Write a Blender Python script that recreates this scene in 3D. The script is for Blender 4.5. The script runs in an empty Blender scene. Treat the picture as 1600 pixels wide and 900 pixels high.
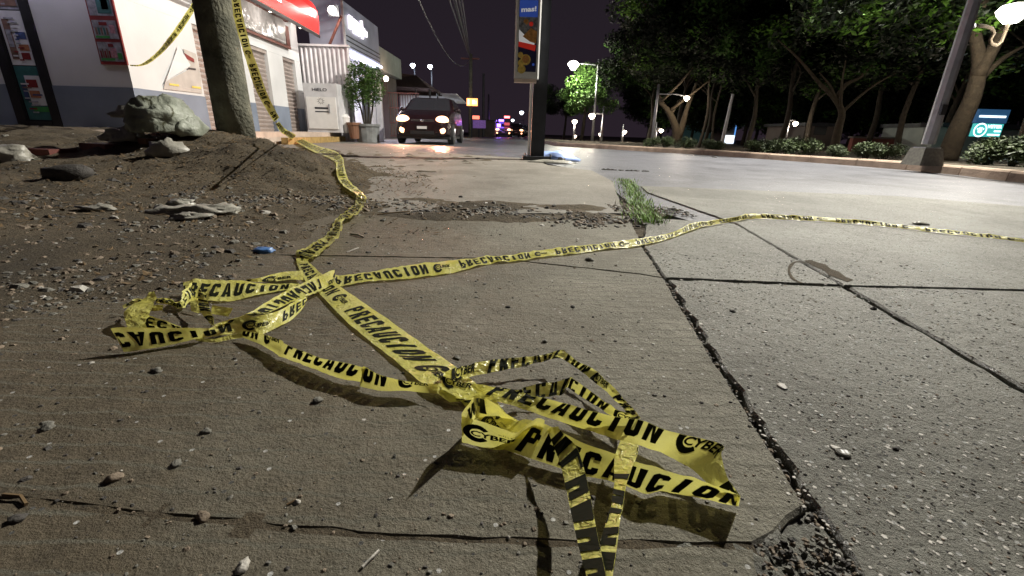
import bpy, bmesh, math, random
from mathutils import Vector, Matrix, noise
random.seed(7)
R_ = math.radians
sc = bpy.context.scene
# ------------------------------------------------------------------ camera
F, H = 690.0, 0.40
PITCH, ROLL = R_(19.3), R_(1.7)
f_ = Vector((0, math.cos(PITCH), -math.sin(PITCH))); r0 = Vector((1, 0, 0)); u0 = r0.cross(f_)
r_ = r0*math.cos(ROLL) + u0*math.sin(ROLL); u_ = -r0*math.sin(ROLL) + u0*math.cos(ROLL)
cd = bpy.data.cameras.new('camera'); cam = bpy.data.objects.new('camera', cd); sc.collection.objects.link(cam)
cd.sensor_width = 36; cd.lens = 36*F/1600; cd.clip_start = 0.02; cd.clip_end = 2000
mw = Matrix.Identity(4)
for i in range(3):
    mw[i][0] = r_[i]; mw[i][1] = u_[i]; mw[i][2] = -f_[i]
mw[2][3] = H
cam.matrix_world = mw
sc.camera = cam
# ------------------------------------------------------------------ night sky, exposure
w = bpy.data.worlds.new('World'); sc.world = w; w.use_nodes = True
wn = w.node_tree.nodes; wl = w.node_tree.links
bg = wn['Background']
wtc = wn.new('ShaderNodeTexCoord'); wsp = wn.new('ShaderNodeSeparateXYZ'); wr = wn.new('ShaderNodeValToRGB')
wl.new(wtc.outputs['Generated'], wsp.inputs[0]); wl.new(wsp.outputs['Z'], wr.inputs[0]); wl.new(wr.outputs[0], bg.inputs[0])
wr.color_ramp.elements[0].position = 0.0; wr.color_ramp.elements[0].color = (0.021, 0.0145, 0.021, 1)
wr.color_ramp.elements[1].position = 0.55; wr.color_ramp.elements[1].color = (0.0115, 0.010, 0.0135, 1)
bg.inputs[1].default_value = 1.0
sc.view_settings.view_transform = 'Standard'; sc.view_settings.look = 'None'
sc.view_settings.exposure = 0.0; sc.view_settings.gamma = 1
sc.render.engine = 'CYCLES'; sc.cycles.use_denoising = True
sc.cycles.max_bounces = 5; sc.cycles.diffuse_bounces = 2; sc.cycles.glossy_bounces = 2
sc.cycles.transparent_max_bounces = 8; sc.cycles.sample_clamp_indirect = 3
# lamp powers (watts), used by the lamp builders below
P_COBRA, P_GLOBE, P_SOFFIT, P_FLOOD = 12500, 100, 9, 60

def ray(x, y): return f_ + r_*((x-800)/F) - u_*((y-450)/F)
def g(x, y, z=0.0):
    d = ray(x, y); return Vector((0, 0, H)) + d*((z-H)/d.z)
def atY(x, y, Y):
    d = ray(x, y); return Vector((0, 0, H)) + d*(Y/d.y)
def atX(x, y, X):
    d = ray(x, y); return Vector((0, 0, H)) + d*(X/d.x)
def S(t):
    t = max(0.0, min(1.0, t)); return t*t*(3-2*t)
# terrain height of the dirt verge
def bound(y):                     # right-hand limit of the rising dirt
    return -0.9 - 4.3*S((y-3.2)/4.0)
def T0(x, y):
    z = 0.27*S((y-1.6)/4.6)*S((bound(y)-x)/1.5)
    dx, dy = (x+2.80), (y-4.35)
    z += 0.19*math.exp(-(dx*dx/0.75+dy*dy/0.55))
    dx, dy = (x+1.98), (y-3.62)
    z += 0.15*math.exp(-(dx*dx/0.34+dy*dy/0.30))
    return z
ZONE = [(-4, 560), (60, 520), (150, 492), (300, 452), (430, 418), (500, 385), (545, 345), (600, 305), (585, 270), (540, 238), (500, 224)]
ZP = [g(*p) for p in ZONE]
def zone(x, y):                   # signed: >0 inside the dirt verge (metres)
    # boundary x as function of y
    if y <= ZP[0].y: bx = ZP[0].x
    elif y >= ZP[-1].y: bx = ZP[-1].x
    else:
        bx = ZP[-1].x
        for a, b in zip(ZP, ZP[1:]):
            lo, hi = (a, b) if a.y < b.y else (b, a)
            if lo.y <= y <= hi.y and hi.y > lo.y:
                bx = lo.x+(hi.x-lo.x)*(y-lo.y)/(hi.y-lo.y); break
    return bx - x
def dirtz(x, y):
    n = noise.noise(Vector((x*3, y*3, 0)))*0.012 + noise.noise(Vector((x*11, y*11, 3)))*0.006 + noise.noise(Vector((x*31, y*31, 5)))*0.0025 + .045*S((y-1.8)/2)*noise.noise(Vector((x*5.5, y*5.5, 12))) + .014*S((y-1.2)/2)*noise.noise(Vector((x*17, y*17, 14)))
    far = S((y-1.2)/2.0)
    e = S((zone(x, y)+0.10+noise.noise(Vector((x*5, y*5, 9)))*0.18)/0.35)
    return T0(x, y) + n*(0.35+0.65*far) + 0.012*e - 0.022*(1-e)
def driftz(x, y):
    t = 1-min(1, abs(y-2.42-.06*noise.noise(Vector((x*3, 0, 2))))/.46); e = S((x+2.0)/.4)*S((.66-x)/.25)*(.62+.8*noise.noise(Vector((x*2.6, y*4, 21))))
    return -.012+.036*S(t*1.6)*e + .006*noise.noise(Vector((x*13, y*13, 8))) + .003*noise.noise(Vector((x*40, y*40, 8)))
def surf(x, y):
    z = max(0.0, dirtz(x, y))
    if 1.9 < y < 2.95 and -2.1 < x < .8: z = max(z, driftz(x, y))
    if y > 2.47 and -1.6 < x < .9 and y < 5.2 and x < .60+.10*(y-2.4): z = max(z, .005)
    return z
def on(px, py, h=0.0):            # point of the pixel's ray a height h above the modelled ground
    o = Vector((0, 0, H)); d = ray(px, py)
    t = 0.15
    while t < 60:
        p = o + d*t
        if p.z - h <= surf(p.x, p.y): 
            lo, hi = t/1.02-0.001, t
            for _ in range(12):
                m = (lo+hi)/2; p = o+d*m
                if p.z - h <= surf(p.x, p.y): hi = m
                else: lo = m
            return o+d*hi
        t = t*1.02+0.001
    return g(px, py, h)

# ------------------------------------------------------------------ materials
MT = {}
def M(name, base, rough=0.8, var=0.15, scale=6.0, bump=0.0, bscale=60.0, metal=0.0, emis=None, estr=0.0, spec=0.5, world=False, trans=0.0, two=None):
    m = bpy.data.materials.new(name); m.use_nodes = True; nt = m.node_tree; n = nt.nodes; l = nt.links
    b = n['Principled BSDF']; b.inputs['Roughness'].default_value = rough; b.inputs['Metallic'].default_value = metal
    b.inputs['Specular IOR Level'].default_value = spec
    tc = n.new('ShaderNodeTexCoord'); co = tc.outputs['Object']
    if world: co = n.new('ShaderNodeNewGeometry').outputs['Position']
    ns = n.new('ShaderNodeTexNoise'); ns.inputs['Scale'].default_value = scale; ns.inputs['Detail'].default_value = 5; l.new(co, ns.inputs['Vector'])
    rp = n.new('ShaderNodeValToRGB'); l.new(ns.outputs['Fac'], rp.inputs[0])
    c2 = two or tuple(min(1, c*(1+var)) for c in base); c1 = tuple(c*(1-var) for c in base)
    rp.color_ramp.elements[0].position = .3; rp.color_ramp.elements[1].position = .7
    rp.color_ramp.elements[0].color = (*c1, 1); rp.color_ramp.elements[1].color = (*c2, 1)
    l.new(rp.outputs[0], b.inputs['Base Color'])
    if bump:
        nb = n.new('ShaderNodeTexNoise'); nb.inputs['Scale'].default_value = bscale; nb.inputs['Detail'].default_value = 6; l.new(co, nb.inputs['Vector'])
        bp = n.new('ShaderNodeBump'); bp.inputs['Strength'].default_value = bump; bp.inputs['Distance'].default_value = 0.02
        l.new(nb.outputs['Fac'], bp.inputs['Height']); l.new(bp.outputs[0], b.inputs['Normal'])
    if emis:
        b.inputs['Emission Color'].default_value = (*emis, 1); b.inputs['Emission Strength'].default_value = estr
    if trans: b.inputs['Transmission Weight'].default_value = trans
    MT[name] = m; return m

def ground_mat(name, c1, c2, stain, speck=0.0, rough=0.75, bumpd=0.004, groove=0.0, dust=0.0):
    m = bpy.data.materials.new(name); m.use_nodes = True; nt = m.node_tree; n = nt.nodes; l = nt.links
    b = n['Principled BSDF']; co = n.new('ShaderNodeNewGeometry').outputs['Position']
    def nz(sc_, det=6, rg=.6, dist=0):
        t = n.new('ShaderNodeTexNoise'); t.inputs['Scale'].default_value = sc_; t.inputs['Detail'].default_value = det
        t.inputs['Roughness'].default_value = rg; t.inputs['Distortion'].default_value = dist; l.new(co, t.inputs['Vector']); return t.outputs['Fac']
    def ramp(src, p0, a, p1, c):
        r = n.new('ShaderNodeValToRGB'); l.new(src, r.inputs[0]); r.color_ramp.elements[0].position = p0; r.color_ramp.elements[0].color = (*a, 1)
        r.color_ramp.elements[1].position = p1; r.color_ramp.elements[1].color = (*c, 1); return r.outputs[0]
    def mix(fac, a, c):
        x = n.new('ShaderNodeMix'); x.data_type = 'RGBA'
        if isinstance(fac, float): x.inputs[0].default_value = fac
        else: l.new(fac, x.inputs[0])
        for s_, v in ((6, a), (7, c)):
            if isinstance(v, tuple): x.inputs[s_].default_value = (*v, 1)
            else: l.new(v, x.inputs[s_])
        return x.outputs[2]
    def bw(src, lo, hi): return ramp(src, lo, (0, 0, 0), hi, (1, 1, 1))
    col = ramp(nz(2.3, 7, .65, .4), .32, c1, .68, c2)
    col = mix(bw(nz(38, 6, .7), .52, .72), col, stain)
    col = mix(bw(nz(170, 4, .7), .56, .74), col, tuple(s*.55 for s in stain))
    col = mix(bw(nz(260, 3, .6), .6, .72), col, tuple(min(1, s*1.6) for s in c2))
    # old blotches, tyre-rubbed and oily patches
    col = mix(bw(nz(.9, 5, .6, .8), .50, .64), col, mix(.45, c1, stain))
    mpg = n.new('ShaderNodeMapping'); mpg.inputs['Scale'].default_value = (2.6, .35, 1); l.new(co, mpg.inputs['Vector'])
    tt = n.new('ShaderNodeTexNoise'); tt.inputs['Scale'].default_value = 1.6; tt.inputs['Detail'].default_value = 7; tt.inputs['Roughness'].default_value = .65; l.new(mpg.outputs[0], tt.inputs['Vector'])
    col = mix(bw(tt.outputs['Fac'], .52, .70), col, mix(.35, c2, stain))
    col = mix(bw(nz(5.5, 6, .7, 1.5), .60, .68), col, mix(.5, c1, stain))
    if dust:     # brown soil trodden over the concrete next to the verge
        sx_ = n.new('ShaderNodeSeparateXYZ'); l.new(co, sx_.inputs[0])
        mr = n.new('ShaderNodeMapRange'); mr.inputs[1].default_value = .35; mr.inputs[2].default_value = -.75; mr.inputs[3].default_value = 0; mr.inputs[4].default_value = dust; l.new(sx_.outputs[0], mr.inputs[0])
        ad = n.new('ShaderNodeMath'); ad.operation = 'ADD'; l.new(mr.outputs[0], ad.inputs[0]); l.new(nz(3.1, 8, .7, .5), ad.inputs[1])
        col = mix(bw(ad.outputs[0], .52, 1.0), col, ramp(nz(24, 7, .7), .35, (.075, .060, .036), .65, (.135, .108, .068)))
    hs = n.new('ShaderNodeMath'); hs.operation = 'ADD'
    l.new(nz(16, 8, .7), hs.inputs[0]); 
    h2 = n.new('ShaderNodeMath'); h2.operation = 'MULTIPLY'; h2.inputs[1].default_value = .5; l.new(nz(140, 6, .75), h2.inputs[0]); l.new(h2.outputs[0], hs.inputs[1])
    hgt = hs.outputs[0]
    if groove:       # broom-finish lines
        wv = n.new('ShaderNodeTexWave'); wv.inputs['Scale'].default_value = 9; wv.inputs['Distortion'].default_value = 3.5; wv.inputs['Detail'].default_value = 3
        wv.bands_direction = 'Y'; wv.inputs['Detail Scale'].default_value = 1.4
        l.new(co, wv.inputs['Vector'])
        h3 = n.new('ShaderNodeMath'); h3.operation = 'MULTIPLY_ADD'; h3.inputs[1].default_value = groove; l.new(wv.outputs['Fac'], h3.inputs[0]); l.new(hgt, h3.inputs[2]); hgt = h3.outputs[0]
        col = mix(bw(wv.outputs['Fac'], .90, 1.0), col, mix(.78, stain, c1))
    rgh = rough
    if speck:
        vo = n.new('ShaderNodeTexVoronoi'); vo.inputs['Scale'].default_value = 95; vo.inputs['Randomness'].default_value = 1; l.new(co, vo.inputs['Vector'])
        sp = n.new('ShaderNodeMath'); sp.operation = 'LESS_THAN'; sp.inputs[1].default_value = .26; l.new(vo.outputs['Distance'], sp.inputs[0])
        sx = n.new('ShaderNodeSeparateColor'); l.new(vo.outputs['Color'], sx.inputs[0])
        s2 = n.new('ShaderNodeMath'); s2.operation = 'LESS_THAN'; s2.inputs[1].default_value = speck; l.new(sx.outputs[0], s2.inputs[0])
        s3 = n.new('ShaderNodeMath'); s3.operation = 'MULTIPLY'; l.new(sp.outputs[0], s3.inputs[0]); l.new(s2.outputs[0], s3.inputs[1])
        s4 = n.new('ShaderNodeMath'); s4.operation = 'GREATER_THAN'; s4.inputs[1].default_value = .5; l.new(sx.outputs[1], s4.inputs[0])
        col = mix(s3.outputs[0], col, mix(s4.outputs[0], (.10, .10, .095), (.55, .55, .53)))
        rm = n.new('ShaderNodeMapRange'); rm.inputs[3].default_value = rough; rm.inputs[4].default_value = .25; l.new(s3.outputs[0], rm.inputs[0]); l.new(rm.outputs[0], b.inputs['Roughness'])
    else: b.inputs['Roughness'].default_value = rgh
    l.new(col, b.inputs['Base Color'])
    bp = n.new('ShaderNodeBump'); bp.inputs['Strength'].default_value = 1.0; bp.inputs['Distance'].default_value = bumpd
    l.new(hgt, bp.inputs['Height']); l.new(bp.outputs[0], b.inputs['Normal'])
    MT[name] = m; return m

ground_mat('concrete', (.140, .132, .098), (.275, .262, .205), (.095, .086, .060), 0.07, .72, .012, .02, .62)
ground_mat('concrete_worn', (.112, .110, .086), (.245, .245, .208), (.070, .066, .050), 0.60, .5, .016)
ground_mat('concrete_pale', (.155, .143, .118), (.27, .255, .222), (.10, .09, .072), 0.08, .7, .005, .16)
ground_mat('asphalt', (.085, .088, .10), (.165, .168, .19), (.055, .055, .062), 0.25, .45, .008)
ground_mat('dirt', (.070, .055, .034), (.165, .130, .082), (.05, .040, .027), 0.0, .95, .030)
ground_mat('subsoil', (.03, .024, .018), (.07, .055, .04), (.02, .017, .013), 0.0, .95, .01)
ground_mat('median_soil', (.05, .04, .03), (.11, .09, .06), (.03, .03, .02), 0.0, .95, .02)
M('kerb', (.33, .25, .19), .85, .3, 4, .5, 40, world=True)
M('plinth', (.55, .45, .38), .8, .2, 3, .2, 60)
M('kerb_yellow', (.40, .27, .10), .7, .3, 8, .3, 50)
M('wall_white', (.68, .69, .70), .75, .07, 1.3, .12, 40)
M('band_grey', (.20, .24, .31), .7, .12, 2.0, .12, 40)
M('shutter', (.42, .36, .33), .45, .15, 5, 0, metal=.3)
M('steel_white', (.62, .62, .64), .5, .12, 4, metal=.1)
M('corrugated', (.50, .48, .50), .45, .15, 3, metal=.3)
M('black_metal', (.018, .018, .02), .4, .2, 6)
M('dark_steel', (.032, .035, .042), .5, .3, 5, .1, 40)
M('galv', (.36, .37, .40), .45, .15, 9, .1, 60, metal=.5)
M('pole_concrete', (.105, .11, .08), .9, .45, 7, .9, 35, two=(.19, .185, .14))
M('white_paint', (.78, .77, .75), .4, .05)
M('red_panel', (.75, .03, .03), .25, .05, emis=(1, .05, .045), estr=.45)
M('dark_trim', (.02, .015, .02), .5)
M('soffit', (.5, .47, .44), .6, .1)
M('plastic_sheet', (.55, .54, .53), .22, .25, 6, .8, 9)
M('wood_brown', (.16, .06, .045), .6, .3)
M('red', (.22, .02, .02), .5, .2); M('poster_white', (.7, .7, .72), .45, .08); M('poster_green', (.05, .30, .07), .5, .2)
M('poster_teal', (.04, .15, .15), .5, .25); M('poster_blue', (.05, .08, .20), .5, .25); M('poster_brown', (.20, .12, .09), .5, .3)
M('poster_grey', (.33, .34, .38), .4, .5, 14); M('poster_orange', (.40, .16, .08), .5, .2); M('poster_yellow', (.75, .6, .12), .5, .1)
M('poster_pink', (.5, .25, .30), .5, .4, 30)
M('text_dark', (.02, .02, .03), .5, 0)
M('tape_ink', (.012, .014, .008), .6, .1, spec=.08)
M('bark', (.03, .024, .016), .9, .4, 12, .9, 30)
M('bark_pale', (.065, .05, .03), .9, .3, 10, .9, 30)
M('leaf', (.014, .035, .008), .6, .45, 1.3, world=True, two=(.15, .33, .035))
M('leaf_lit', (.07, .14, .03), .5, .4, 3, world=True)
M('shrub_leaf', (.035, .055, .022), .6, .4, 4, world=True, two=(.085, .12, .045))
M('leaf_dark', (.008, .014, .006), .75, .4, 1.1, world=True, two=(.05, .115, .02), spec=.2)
for nm in ('leaf', 'leaf_dark'):  # bright ramp end paints lamp-lit patches into the dark crowns
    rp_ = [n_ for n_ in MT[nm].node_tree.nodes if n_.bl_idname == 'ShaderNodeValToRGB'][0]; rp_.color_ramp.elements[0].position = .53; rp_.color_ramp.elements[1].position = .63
M('grass', (.22, .40, .05), .6, .35, 20, world=True)
M('straw', (.13, .085, .04), .8, .4, 9, world=True)
M('stone_grey', (.145, .14, .12), .75, .3, 25, .4, 90)
M('stone_warm', (.18, .14, .10), .8, .3, 25, .4, 90)
M('stone_dark', (.06, .055, .05), .8, .3, 25, .4, 90)
M('stone_white', (.40, .38, .34), .6, .15, 25, .3, 90)
M('bag_plastic', (.22, .24, .18), .52, .4, 5, .6, 26, two=(.38, .41, .34), trans=.05)
M('bag_white', (.30, .29, .25), .4, .2, 12, .7, 18)
M('tarp_blue', (.35, .48, .85), .4, .15, 6, .4, 14)
M('blue_plastic', (.06, .16, .38), .35, .3, 20, .4, 30)
M('clay', (.20, .10, .06), .8, .2); M('planter', (.18, .19, .19), .8, .3, 5, .4, 30)
M('car_paint', (.016, .007, .009), .22, .2, 2, spec=.6); M('car_dark', (.05, .05, .06), .25, .2, 2)
M('car_glass', (.03, .03, .035), .08, 0, spec=.8); M('rubber', (.02, .02, .02), .8, .1); M('chrome', (.6, .6, .62), .2, .05, metal=.9)
M('plate', (.6, .6, .6), .5, .05)
M('head_glow', (1, .8, .6), .5, 0, emis=(1, .50, .26), estr=5)
M('fog_glow', (1, .8, .6), .5, 0, emis=(1, .46, .22), estr=4.5)
M('lamp_white', (1, 1, 1), .5, 0, emis=(1, .93, .82), estr=14)
M('lamp_warm', (1, 1, 1), .5, 0, emis=(1, .82, .62), estr=9)
M('lamp_cool', (1, 1, 1), .5, 0, emis=(.80, .86, 1), estr=12)
M('tube_light', (1, 1, 1), .5, 0, emis=(.74, .74, 1), estr=4.5)
M('sign_glow', (1, 1, 1), .5, 0, emis=(1, .90, 1), estr=3.2)
M('sign_face', (.30, .32, .38), .4, .2, 2, emis=(.30, .30, .42), estr=.16)
M('panel_green', (.33, .38, .36), .5, .2, 2)
M('orange_sign', (1, .4, .1), .5, 0, emis=(1, .33, .10), estr=3.2)
M('orange_print', (1, .8, .3), .5, 0, emis=(1, .70, .30), estr=4)
M('red_sign', (1, .1, .1), .5, 0, emis=(1, .22, .14), estr=2)
M('purple_panel', (.2, .1, .4), .5, .3, emis=(.30, .16, .55), estr=.22)
M('police_blue', (.1, .1, 1), .5, 0, emis=(.20, .10, 1), estr=9)
M('police_red', (1, .1, .1), .5, 0, emis=(1, .16, .16), estr=6)
M('sign_box', (.62, .62, .60), .45, .08)
M('ad_blue', (.02, .05, .22), .4, .1, emis=(.04, .09, .42), estr=.35); M('ad_navy', (.02, .02, .07), .4, .2)
M('ad_white', (.7, .7, .7), .4, .05, emis=(1, 1, 1), estr=.22); M('ad_red', (.5, .03, .02), .4, .1, emis=(1, .05, .03), estr=.15)
M('ad_grey', (.24, .25, .27), .4, .7, 22); M('ad_bun', (.5, .24, .07), .5, .4, 25); M('ad_gold', (.62, .45, .10), .5, .3, 30)
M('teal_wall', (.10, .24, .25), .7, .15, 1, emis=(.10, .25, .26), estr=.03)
M('window_glow', (1, 1, 1), .5, 0, emis=(.8, .9, 1), estr=1.6)
M('blue_sign', (.1, .3, .8), .5, 0, emis=(.12, .35, .85), estr=1.0)
M('vet_sign', (.05, .3, .3), .5, 0, emis=(.05, .42, .40), estr=1.1)
M('vet_white', (1, 1, 1), .5, 0, emis=(.75, .95, 1), estr=2.0)
M('vet_dark', (.02, .08, .16), .5, 0, emis=(.03, .10, .22), estr=.6)
M('far_wall', (.12, .10, .09), .8, .3, 1); M('brick_wall', (.16, .05, .04), .85, .3, 3, .4, 20)
M('roof_thatch', (.06, .03, .024), .9, .4, 6, .5, 20)

def tape_mat():
    m = bpy.data.materials.new('tape_film'); m.use_nodes = True; nt = m.node_tree; n = nt.nodes; l = nt.links
    b = n['Principled BSDF']; out = n['Material Output']
    co = n.new('ShaderNodeNewGeometry').outputs['Position']
    t = n.new('ShaderNodeTexNoise'); t.inputs['Scale'].default_value = 14; t.inputs['Detail'].default_value = 3; l.new(co, t.inputs['Vector'])
    r = n.new('ShaderNodeValToRGB'); l.new(t.outputs['Fac'], r.inputs[0])
    r.color_ramp.elements[0].position = .35; r.color_ramp.elements[0].color = (.84, .80, .17, 1)
    r.color_ramp.elements[1].position = .65; r.color_ramp.elements[1].color = (.92, .90, .30, 1)
    l.new(r.outputs[0], b.inputs['Base Color']); b.inputs['Roughness'].default_value = .22
    b.inputs['Specular IOR Level'].default_value = .7
    nb = n.new('ShaderNodeTexNoise'); nb.inputs['Scale'].default_value = 70; nb.inputs['Detail'].default_value = 3; nb.inputs['Distortion'].default_value = 1.2; l.new(co, nb.inputs['Vector'])
    bp = n.new('ShaderNodeBump'); bp.inputs['Strength'].default_value = .9; bp.inputs['Distance'].default_value = .006
    l.new(nb.outputs['Fac'], bp.inputs['Height']); l.new(bp.outputs[0], b.inputs['Normal'])
    tl = n.new('ShaderNodeBsdfTranslucent'); l.new(r.outputs[0], tl.inputs[0])
    tp = n.new('ShaderNodeBsdfTransparent'); tp.inputs[0].default_value = (.95, .85, .35, 1)
    m1 = n.new('ShaderNodeMixShader'); m1.inputs[0].default_value = .38; l.new(b.outputs[0], m1.inputs[1]); l.new(tl.outputs[0], m1.inputs[2])
    m2 = n.new('ShaderNodeMixShader'); m2.inputs[0].default_value = .14; l.new(m1.outputs[0], m2.inputs[1]); l.new(tp.outputs[0], m2.inputs[2])
    l.new(m2.outputs[0], out.inputs[0]); MT['tape_film'] = m
tape_mat()

# ------------------------------------------------------------------ helpers
COL = sc.collection
def tag(o, label=None, cat=None, group=None, kind=None):
    if label: o['label'] = label
    if cat: o['category'] = cat
    if group: o['group'] = group
    if kind: o['kind'] = kind
    return o
def empty(name, loc, label, cat, group=None, rz=0):
    o = bpy.data.objects.new(name, None); COL.objects.link(o); o.location = loc; o.rotation_euler = (0, 0, rz)
    o.empty_display_size = .1
    return tag(o, label, cat, group)
class MB:
    def __init__(s): s.v = []; s.f = []; s.m = []
    def add(s, vs, fs, mi=0):
        k = len(s.v); s.v += [tuple(v) for v in vs]; s.f += [tuple(i+k for i in f) for f in fs]; s.m += [mi]*len(fs); return s
    def box(s, x0, x1, y0, y1, z0, z1, mi=0, mat=None):
        vs = [Vector((x, y, z)) for z in (z0, z1) for x, y in ((x0, y0), (x1, y0), (x1, y1), (x0, y1))]
        if mat: vs = [mat @ v for v in vs]
        return s.add(vs, [(0, 3, 2, 1), (4, 5, 6, 7), (0, 1, 5, 4), (1, 2, 6, 5), (2, 3, 7, 6), (3, 0, 4, 7)], mi)
    def tube(s, pts, rad, n=8, mi=0, cap=True):
        pts = [Vector(p) for p in pts]; k0 = len(s.v); N = len(pts); vs = []; fs = []
        for i, p in enumerate(pts):
            t = (pts[min(i+1, N-1)]-pts[max(i-1, 0)]).normalized()
            a = t.orthogonal().normalized() if i == 0 else (a - t*a.dot(t)).normalized()
            b = t.cross(a); r = rad[i] if isinstance(rad, (list, tuple)) else rad
            for j in range(n):
                q = 2*math.pi*j/n; vs.append(p+(a*math.cos(q)+b*math.sin(q))*r)
        for i in range(N-1):
            for j in range(n):
                fs.append((i*n+j, i*n+(j+1) % n, (i+1)*n+(j+1) % n, (i+1)*n+j))
        if cap: fs += [tuple(range(n-1, -1, -1)), tuple((N-1)*n+j for j in range(n))]
        return s.add(vs, fs, mi)
    def blob(s, c, r, n=8, m=6, mi=0, jit=0, seed=0):
        c = Vector(c); r = r if isinstance(r, (list, tuple)) else (r, r, r); vs = []; fs = []
        for i in range(m+1):
            th = math.pi*i/m
            for j in range(n):
                ph = 2*math.pi*j/n; d = Vector((math.sin(th)*math.cos(ph), math.sin(th)*math.sin(ph), math.cos(th)))
                k = 1+jit*noise.noise(d*1.7+Vector((seed, seed*2, 0)))+jit*.5*noise.noise(d*4+Vector((seed, 0, seed)))
                vs.append(c+Vector((d.x*r[0], d.y*r[1], d.z*r[2]))*k)
        for i in range(m):
            for j in range(n): fs.append((i*n+j, (i+1)*n+j, (i+1)*n+(j+1) % n, i*n+(j+1) % n))
        return s.add(vs, fs, mi)
    def prism(s, poly, z0, z1, mi=0):
        n = len(poly); vs = [(p[0], p[1], z0) for p in poly]+[(p[0], p[1], z1) for p in poly]
        return s.add(vs, [tuple(range(n-1, -1, -1)), tuple(range(n, 2*n))]+[(i, (i+1) % n, n+(i+1) % n, n+i) for i in range(n)], mi)
    def lathe(s, c, prof, n=14, mi=0):
        vs = []; fs = []; c = Vector(c)
        for r, z in prof:
            for j in range(n): q = 2*math.pi*j/n; vs.append(c+Vector((r*math.cos(q), r*math.sin(q), z)))
        for i in range(len(prof)-1):
            for j in range(n): fs.append((i*n+j, i*n+(j+1) % n, (i+1)*n+(j+1) % n, (i+1)*n+j))
        fs.append(tuple((len(prof)-1)*n+j for j in range(n)))
        return s.add(vs, fs, mi)
    def build(s, name, mats, parent=None, smooth=False, local=False, loc=None):
        me = bpy.data.meshes.new(name)
        off = Vector((0, 0, 0))
        if loc is not None: off = Vector(loc)
        elif parent is not None and not local:
            off = Vector(parent.location); 
            if parent.parent: off = off + Vector(parent.parent.location)
        me.from_pydata([(v[0]-off.x, v[1]-off.y, v[2]-off.z) for v in s.v], [], s.f)
        if isinstance(mats, str): mats = [mats]
        for m in mats: me.materials.append(MT[m])
        if len(mats) > 1: me.polygons.foreach_set('material_index', s.m)
        if smooth: me.polygons.foreach_set('use_smooth', [True]*len(me.polygons))
        me.update()
        o = bpy.data.objects.new(name, me); COL.objects.link(o)
        if loc is not None: o.location = loc
        if parent is not None: o.parent = parent
        return o
def solo(mb, name, mats, loc, label, cat, group=None, smooth=False, kind=None):
    o = mb.build(name, mats, loc=loc, smooth=smooth); return tag(o, label, cat, group, kind)
def copy_tree(o, parent=None):
    c = o.copy(); COL.objects.link(c); c.parent = parent
    for ch in list(o.children): copy_tree(ch, c)
    return c
def light(kind, name, parent, loc, power, color, size=.1, **k):
    ld = bpy.data.lights.new(name, kind); ld.energy = power; ld.color = color
    if kind == 'AREA': ld.shape = 'RECTANGLE'; ld.size = size; ld.size_y = k.get('sy', size)
    else: ld.shadow_soft_size = size
    if kind == 'SPOT': ld.spot_size = R_(k.get('cone', 150)); ld.spot_blend = .4
    o = bpy.data.objects.new(name, ld); COL.objects.link(o); o.location = loc
    if 'rot' in k: o.rotation_euler = k['rot']
    if parent is not None: o.parent = parent; o.location = Vector(loc)-Vector(parent.location)
    return o
_tx = {}
def text2d(s, size=1.0, shear=0.0, bold=0.02, xs=1.0):
    key = (s, size, shear, bold, xs)
    if key in _tx: return _tx[key]
    cu = bpy.data.curves.new('t', 'FONT'); cu.body = s; cu.size = size; cu.shear = shear; cu.offset = bold*size; cu.resolution_u = 3
    ob = bpy.data.objects.new('t', cu); COL.objects.link(ob); dg = bpy.context.evaluated_depsgraph_get(); dg.update()
    me = bpy.data.meshes.new_from_object(ob.evaluated_get(dg))
    vs = [(v.co.x*xs, v.co.y) for v in me.vertices]; fs = [tuple(p.vertices) for p in me.polygons]
    bpy.data.objects.remove(ob); bpy.data.curves.remove(cu); bpy.data.meshes.remove(me)
    x0 = min(v[0] for v in vs); x1 = max(v[0] for v in vs); y0 = min(v[1] for v in vs); y1 = max(v[1] for v in vs)
    _tx[key] = ([((v[0]-x0), (v[1]-y0)) for v in vs], fs, x1-x0, y1-y0); return _tx[key]
def text_on(mb, s, o, ux, uy, width, height, mi=0, bold=.02):   # lettering filling a width x height field from corner o along ux, uy
    vs, fs, W, Hh = text2d(s, 1.0, 0, bold)
    o, ux, uy = Vector(o), Vector(ux), Vector(uy)
    mb.add([o+ux*(v[0]/W*width)+uy*(v[1]/Hh*height) for v in vs], fs, mi)

def catmull(P, n):
    out = []
    for i in range(len(P)-1):
        a = P[max(i-1, 0)]; b = P[i]; c = P[i+1]; d = P[min(i+2, len(P)-1)]
        for k in range(n):
            t = k/n; out.append(.5*((2*b)+(c-a)*t+(2*a-5*b+4*c-d)*t*t+(3*b-a-3*c+d)*t**3))
    out.append(P[-1].copy()); return out
# ------------------------------------------------------------------ ground, road, slabs
big = MB(); big.box(-300, 300, -60, 600, -.5, -.075)
tag(big.build('ground', 'subsoil'), kind='structure')
KERB = [g(1601, 285.5), g(1500, 273), g(1400, 263.5), g(1300, 255.5), g(1200, 248.5), g(1100, 241.5), g(980, 234.5), g(870, 228)]
KL = [Vector((6.1, -20, 0)), Vector((6.45, 0, 0))]+KERB+[Vector((1.1, 24, 0)), Vector((.9, 60, 0)), Vector((.6, 160, 0))]
rd = MB()
rd.prism([(KL[0].x, KL[0].y)]+[(p.x+.05, p.y) for p in KL[1:]]+[(-3.2, 160), (-3.0, 19), (-2.2, 9.5), (.2, 7.8), (.9, 5.2), (.75, 2.9), (1.0, 2.1), (1.0, -20)], -.07, -.010)
tag(rd.build('road', 'asphalt'), kind='structure')

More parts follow.
